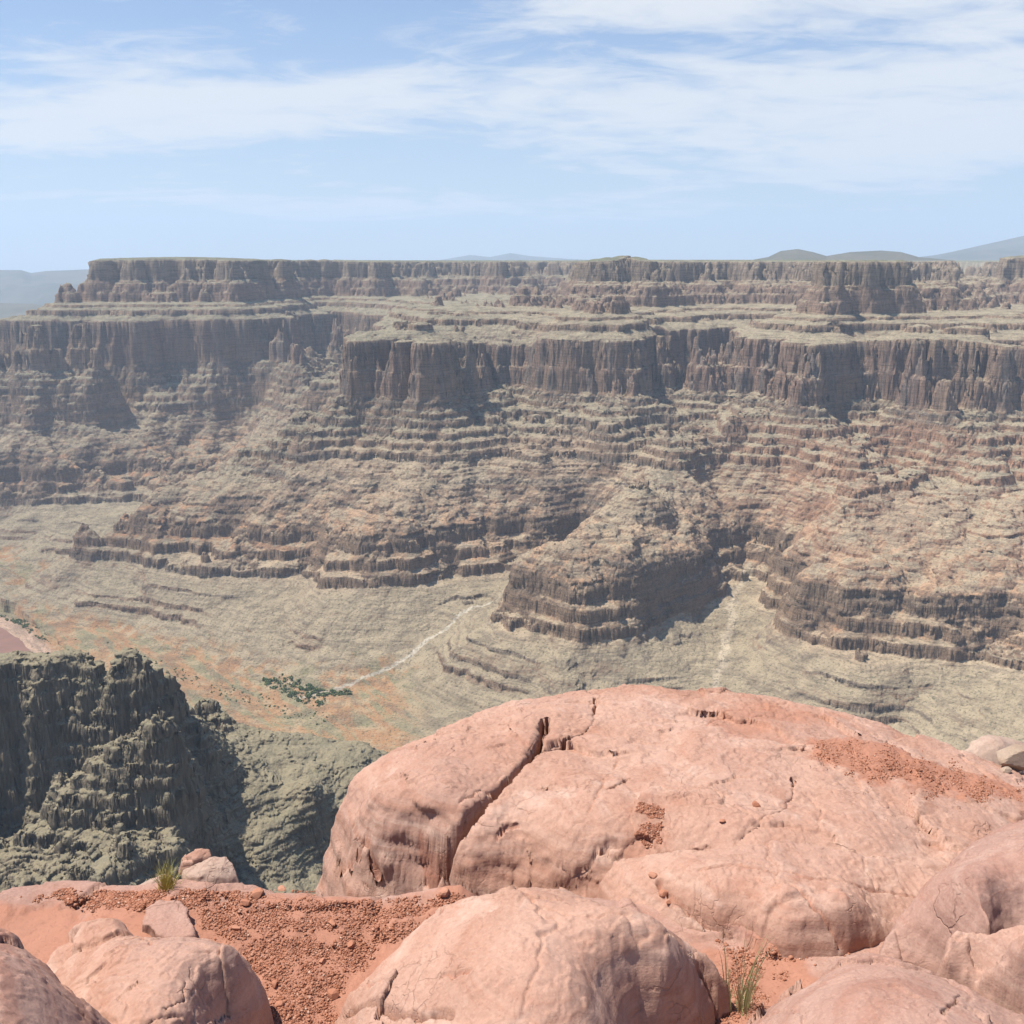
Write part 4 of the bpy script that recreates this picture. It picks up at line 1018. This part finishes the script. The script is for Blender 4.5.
stuff(scatter('gravel', 'loose red gravel covering the dirt of the ledge', [g1, g1b, g1b, g1c], 38000, .0012, .0080, mg, GR, clump=-.2), 'loose red gravel covering the dirt of the ledge')
g2 = ([(715, 940), (770, 948), (850, 955), (800, 965), (740, 1030), (690, 1030), (730, 985)], 1.0)
stuff(scatter('gravel', '', [g2], 2500, .0018, .0085, mg, GR), 'red grit in the hollow under the tall grass')
g3 = ([(812, 744), (840, 740), (880, 750), (940, 768), (1024, 790), (1060, 800), (1024, 803), (960, 797), (900, 783), (840, 768), (806, 754)], 1.0)
g4 = ([(640, 804), (664, 802), (662, 828), (650, 848), (634, 838)], 1.0)
stuff(scatter('gravel', '', [g3, g3, g3, g4], 12000, .0016, .0075, mg, B1, soft=12, clump=-.05), 'flakes of red shale lying in the hollow of the big dome')
# single stones one can point at
def stone(px, py, s, R, label, mat=mg, group='single stones on the ledge', name='stone', flat=.62, sub=2, seed=None):
    st = np.random.RandomState(seed or int(px*7+py))
    bm = bmesh.new(); bmesh.ops.create_icosphere(bm, subdivisions=sub, radius=1.0)
    v = np.array([x.co[:] for x in bm.verts])
    for _ in range(7):
        d = st.normal(size=3); d /= np.linalg.norm(d); k = st.uniform(.45, .75)
        v = v - d*np.clip((v@d)-k, 0, None)[:, None]
    v = v*st.uniform(.85, 1.25, 3)*np.array([1, 1, flat])*s
    p = hit(R, px, py)
    for x, q in zip(bm.verts, v): x.co = q
    me = bpy.data.meshes.new(name); bm.to_mesh(me); bm.free()
    a = me.attributes.new('var', 'FLOAT', 'POINT'); a.data.foreach_set('value', np.full(len(me.vertices), st.uniform(.5, .9), np.float32))
    me.materials.append(mat)
    o = bpy.data.objects.new(name, me); scene.collection.objects.link(o)
    o.location = (p[0], p[1], p[2]+s*flat*.45); o.rotation_euler = (0, 0, st.uniform(0, 6))
    tag(o, label, 'stone', group)
    return o
stone(352, 946, .016, GR, 'lone round pebble in the middle of the gravel')
stone(333, 924, .015, GR, 'dark topped stone on the gravel just above the lone round pebble')
stone(322, 962, .013, GR, 'small pale stone low in the gravel left of the broad low boulder')
stone(332, 995, .024, GR, 'pink stone leaning at the left foot of the broad low boulder')
stone(258, 895, .022, GR, 'dark edged stone near the ledge rim right of the pale block')
stone(245, 904, .020, GR, 'flat pink stone on the gravel below the ledge rim')
stone(283, 890, .022, GR, 'pale flat stone on the very rim of the ledge')
stone(237, 929, .016, GR, 'brown stone in the gravel at the shoulder of the rounded boulder')
stone(275, 985, .014, GR, 'pale chip by the lower right side of the rounded boulder')
stone(280, 1006, .014, GR, 'pinkish stone near the bottom edge between the two pink boulders')
stone(212, 895, .013, GR, 'dark grey chip just in front of the pale block')
stone(141, 896, .014, GR, 'black sided stone on the bare rim strip behind the gravel')
stone(445, 893, .022, GR, 'reddish lump of rock at the foot of the split boulder')
stone(425, 890, .018, GR, 'thin stone beside the dry tuft at the foot of the split boulder')
stone(724, 1012, .012, GR, 'small round stone at the foot of the tall grass', group='single stones under the tall grass')
stone(790, 958, .010, GR, 'white chip under the undercut slab', group='single stones under the tall grass')
stone(753, 963, .013, GR, 'orange stone in the hollow behind the tall grass', group='single stones under the tall grass')
stone(664, 893, .020, B2, 'pinkish stone lodged in the fold of the slab', group='single stones on the slab')
stone(653, 876, .016, B2, 'brown stone at the top of the fold of the slab', group='single stones on the slab')
stone(668, 903, .012, B2, 'pale chip low in the fold of the slab', group='single stones on the slab')
stone(757, 806, .020, B1, 'lone brown stone sitting on top of the big dome', group='single stones on the dome')
stone(722, 822, .014, B1, 'small stone on the dome near its flaked edge', group='single stones on the dome')
o = stone(1000, 790, .14, B1, 'tan flat stone with a shadowed underside at the right end of the big dome', mat=M_tan, group=None, name='boulder', flat=.46, sub=4, seed=15)
w = at_z(1020., 756., -2.325); o.location = (w[0], w[1], w[2]); o.rotation_euler = (0, 0, .4)
stone(1006, 772, .03, B1, 'white grey rubble stone under the tan flat stone', mat=M_tan, group='single stones on the dome')

# ------------------------------------------------------------------ grass
def grass_mat(name, c0, c1, tip):
    m, nt = mat_new(name); b = NB(nt)
    at = b.n('ShaderNodeAttribute', attribute_name='var'); al = b.n('ShaderNodeAttribute', attribute_name='along')
    c = b.mix(at.outputs['Fac'], c0, c1); c = b.mix(b.mr(al.outputs['Fac'], .3, 1.0), c, tip)
    bs = b.n('ShaderNodeBsdfPrincipled'); b.l(c, bs.inputs['Base Color']); bs.inputs['Roughness'].default_value = .6
    out = b.n('ShaderNodeOutputMaterial'); b.l(bs.outputs[0], out.inputs['Surface'])
    return m
G_green = grass_mat('green grass', (.20, .25, .08), (.50, .46, .25), (.48, .45, .24))
G_gold = grass_mat('golden grass', (.30, .26, .05), (.46, .36, .08), (.34, .34, .10))
G_dry = grass_mat('dry grass', (.34, .25, .16), (.46, .36, .25), (.40, .30, .20))
def tuft(label, base, blades, width, mat, group=None):
    """blades: list of (base offset xy, tip offset xyz, bend)"""
    V, F, va, al = [], [], [], []
    K = 7
    for (bx, by, tx, ty, tz, w) in blades:
        v_ = rs.uniform(); i0 = len(V)
        p0 = np.array([bx, by, -.01]); p2 = np.array([tx, ty, tz]); p1 = p0*.45+p2*.55 + np.array([-(tx-bx)*.25, -(ty-by)*.25, tz*.12])
        side = np.array([math.cos(rs.uniform(-.6, .6)), rs.uniform(-.5, .5), 0]); side /= np.linalg.norm(side)
        up = np.array([-side[1], side[0], 0])
        for k in range(K+1):
            t = k/K; p = p0*(1-t)**2 + 2*p1*t*(1-t) + p2*t*t; ww = w*(1-t*.85)*.5
            V += [p-side*ww, p+up*ww*.5, p+side*ww]; va += [v_]*3; al += [t]*3
        for k in range(K):
            a = i0+k*3
            F += [(a, a+1, a+4, a+3), (a+1, a+2, a+5, a+4), (a+2, a, a+3, a+5)]
    me = bpy.data.meshes.new('grass_tuft'); me.from_pydata([tuple(v) for v in V], [], F); me.update()
    for n_, d_ in (('var', va), ('along', al)):
        a = me.attributes.new(n_, 'FLOAT', 'POINT'); a.data.foreach_set('value', np.array(d_, np.float32))
    me.materials.append(mat)
    o = bpy.data.objects.new('grass_tuft', me); scene.collection.objects.link(o); o.location = base
    tag(o, label, 'grass tuft', group); return o
p = hit(GR, 738, 1008)
def to_px(px, py, y):           # world point seen at a pixel, on the vertical sheet at forward distance y
    r_ = ray(px, py); return r_*(y/r_[1])
bl = []
def clump(bx_px, by_px, tips, y, w, spread):
    q = to_px(bx_px, by_px, y)
    for (tx, ty) in tips:
        t = to_px(tx, ty, y + rs.uniform(-.03, .03)); bo = rs.normal(size=2)*spread
        bl.append((q[0]-p[0]+bo[0], q[1]-p[1]+bo[1]*1.5, t[0]-p[0], t[1]-p[1], t[2]-p[2], w*rs.uniform(.7, 1.3)))
Y0 = p[1]
clump(728, 1008, [(722, 932), (724, 945), (719, 950), (727, 960), (731, 968), (720, 975), (726, 978), (733, 985)], Y0, .0040, .006)
clump(738, 1006, [(748, 918), (747, 940), (735, 950), (744, 970), (738, 978), (733, 990), (729, 972)], Y0, .0030, .006)
clump(745, 1004, [(772, 932), (776, 935), (768, 934), (764, 945), (770, 950), (760, 960), (758, 968), (775, 945), (763, 958), (768, 965), (755, 975), (752, 985), (766, 972), (760, 980)], Y0, .0042, .010)
clump(742, 1008, [(rs.uniform(722, 772), rs.uniform(965, 1000)) for _ in range(26)], Y0, .003, .016)
tuft('thin tall green grass growing in the hollow between the front boulders', p, bl, .003, G_green)
p = hit(GR, 167, 888)
bl = []
for k in range(150):
    a = rs.uniform(-1, 1); h = rs.uniform(.04, .115)*(1-.35*abs(a))
    bo = rs.normal(size=2)*.011
    bl.append((bo[0], bo[1], bo[0]+a*.045+rs.normal()*.008+.005, bo[1]+rs.normal()*.02, h, .0022*rs.uniform(.7, 1.3)))
tuft('bushy yellow green grass tuft beside the pale block on the rim', p, bl, .002, G_gold)
p = hit(GR, 392, 891)
bl = []
for k in range(60):
    a = rs.uniform(-1, 1); bo = rs.normal(size=2)*.016
    bl.append((bo[0], bo[1], bo[0]+a*.05, bo[1]+rs.normal()*.02, rs.uniform(.01, .065), .0018))
tuft('low dry brown tuft at the foot of the split boulder', p, bl, .002, G_dry)

# ------------------------------------------------------------------ trees and scrub by the river
ml, nt = mat_new('riverside leaves'); b = NB(nt)
at = b.n('ShaderNodeAttribute', attribute_name='var')
c = b.ramp(at.outputs['Fac'], [(0, (.055, .085, .035)), (.6, (.10, .135, .055)), (1, (.17, .19, .09))])
bs = b.n('ShaderNodeBsdfDiffuse'); b.l(c, bs.inputs['Color'])
out = b.n('ShaderNodeOutputMaterial'); b.l(bs.outputs[0], out.inputs['Surface'])
def terr(x, y):
    z, _ = canyon(np.array([[x]]), np.array([[y]])); return float(z[0, 0])
V, F, va = [], [], []
zones = [([(264, 676), (285, 673), (318, 681), (348, 684), (352, 692), (330, 697), (318, 710), (302, 704), (284, 694), (262, 684)], 380, 4.3),
         ([(0, 616), (30, 622), (60, 630), (76, 640), (62, 648), (46, 644), (20, 628), (0, 622)], 150, 3.0),
         ([(100, 640), (200, 675), (330, 715), (320, 728), (240, 705), (150, 668)], 260, 2.0)]
for pl, n, sz in zones:
    a = np.array(pl, float); lo, hi = a.min(0), a.max(0); k = 0
    while k < n:
        q = rs.uniform(lo, hi)
        if poly_sd(a, np.array([q[0]]), np.array([q[1]]))[0] < 0: continue
        if fbm(np.array([q[0]]), np.array([q[1]*2.]), 16 if sz > 3.2 else 40, 3, 61)[0] + rs.uniform(-.35, .35) < (-.22 if sz > 3.2 else .10): continue
        w = at_z(q[0], q[1], -975.); z = terr(w[0], w[1]); w = at_z(q[0], q[1], z); z = terr(w[0], w[1])
        k += 1; s = sz*.42*(4.2)**(rs.uniform()**1.5)
        for j in range(46):
            d = rs.normal(size=3); d /= np.linalg.norm(d); cpt = np.array([w[0], w[1], z+s*.45]) + d*s*rs.uniform(.3, 1.0)*np.array([1, 1, .7])
            n_ = d + rs.normal(size=3)*.5; n_ /= np.linalg.norm(n_)
            t1 = np.cross(n_, [.3, .2, 1]); t1 /= np.linalg.norm(t1); t2 = np.cross(n_, t1)
            e = s*.28*rs.uniform(.6, 1.3); i0 = len(V)
            V += [cpt-t1*e, cpt+t2*e, cpt+t1*e, cpt-t2*e]; F.append((i0, i0+1, i0+2, i0+3)); va += [rs.uniform()]*4
me = bpy.data.meshes.new('undergrowth'); me.from_pydata([tuple(v) for v in V], [], F); me.update()
a = me.attributes.new('var', 'FLOAT', 'POINT'); a.data.foreach_set('value', np.array(va, np.float32))
me.materials.append(ml)
o = bpy.data.objects.new('undergrowth', me); scene.collection.objects.link(o)
stuff(o, 'green thickets and scrub on the river terrace')

# ------------------------------------------------------------------ haze
HZ0, HZ1 = -1030.0, 1900.0
me = bpy.data.meshes.new('haze')
x0, x1, y0, y1 = -32000, 32000, -300, 48000
v = [(x, y, z) for z in (HZ0, HZ1) for y in (y0, y1) for x in (x0, x1)]
f = [(0, 2, 3, 1), (4, 5, 7, 6), (0, 1, 5, 4), (2, 6, 7, 3), (0, 4, 6, 2), (1, 3, 7, 5)]
me.from_pydata(v, [], f); me.update()
mh, nt = mat_new('desert haze'); b = NB(nt)
pv = b.n('ShaderNodeVolumePrincipled')
pv.inputs['Color'].default_value = (.60, .78, 1.0, 1)
pv.inputs['Density'].default_value = HAZE_DENSITY
pv.inputs['Anisotropy'].default_value = .1
out = b.n('ShaderNodeOutputMaterial'); b.l(pv.outputs[0], out.inputs['Volume'])
me.materials.append(mh)
mh.cycles.homogeneous_volume = True
haze = bpy.data.objects.new('haze', me); scene.collection.objects.link(haze)
haze['kind'] = 'stuff'
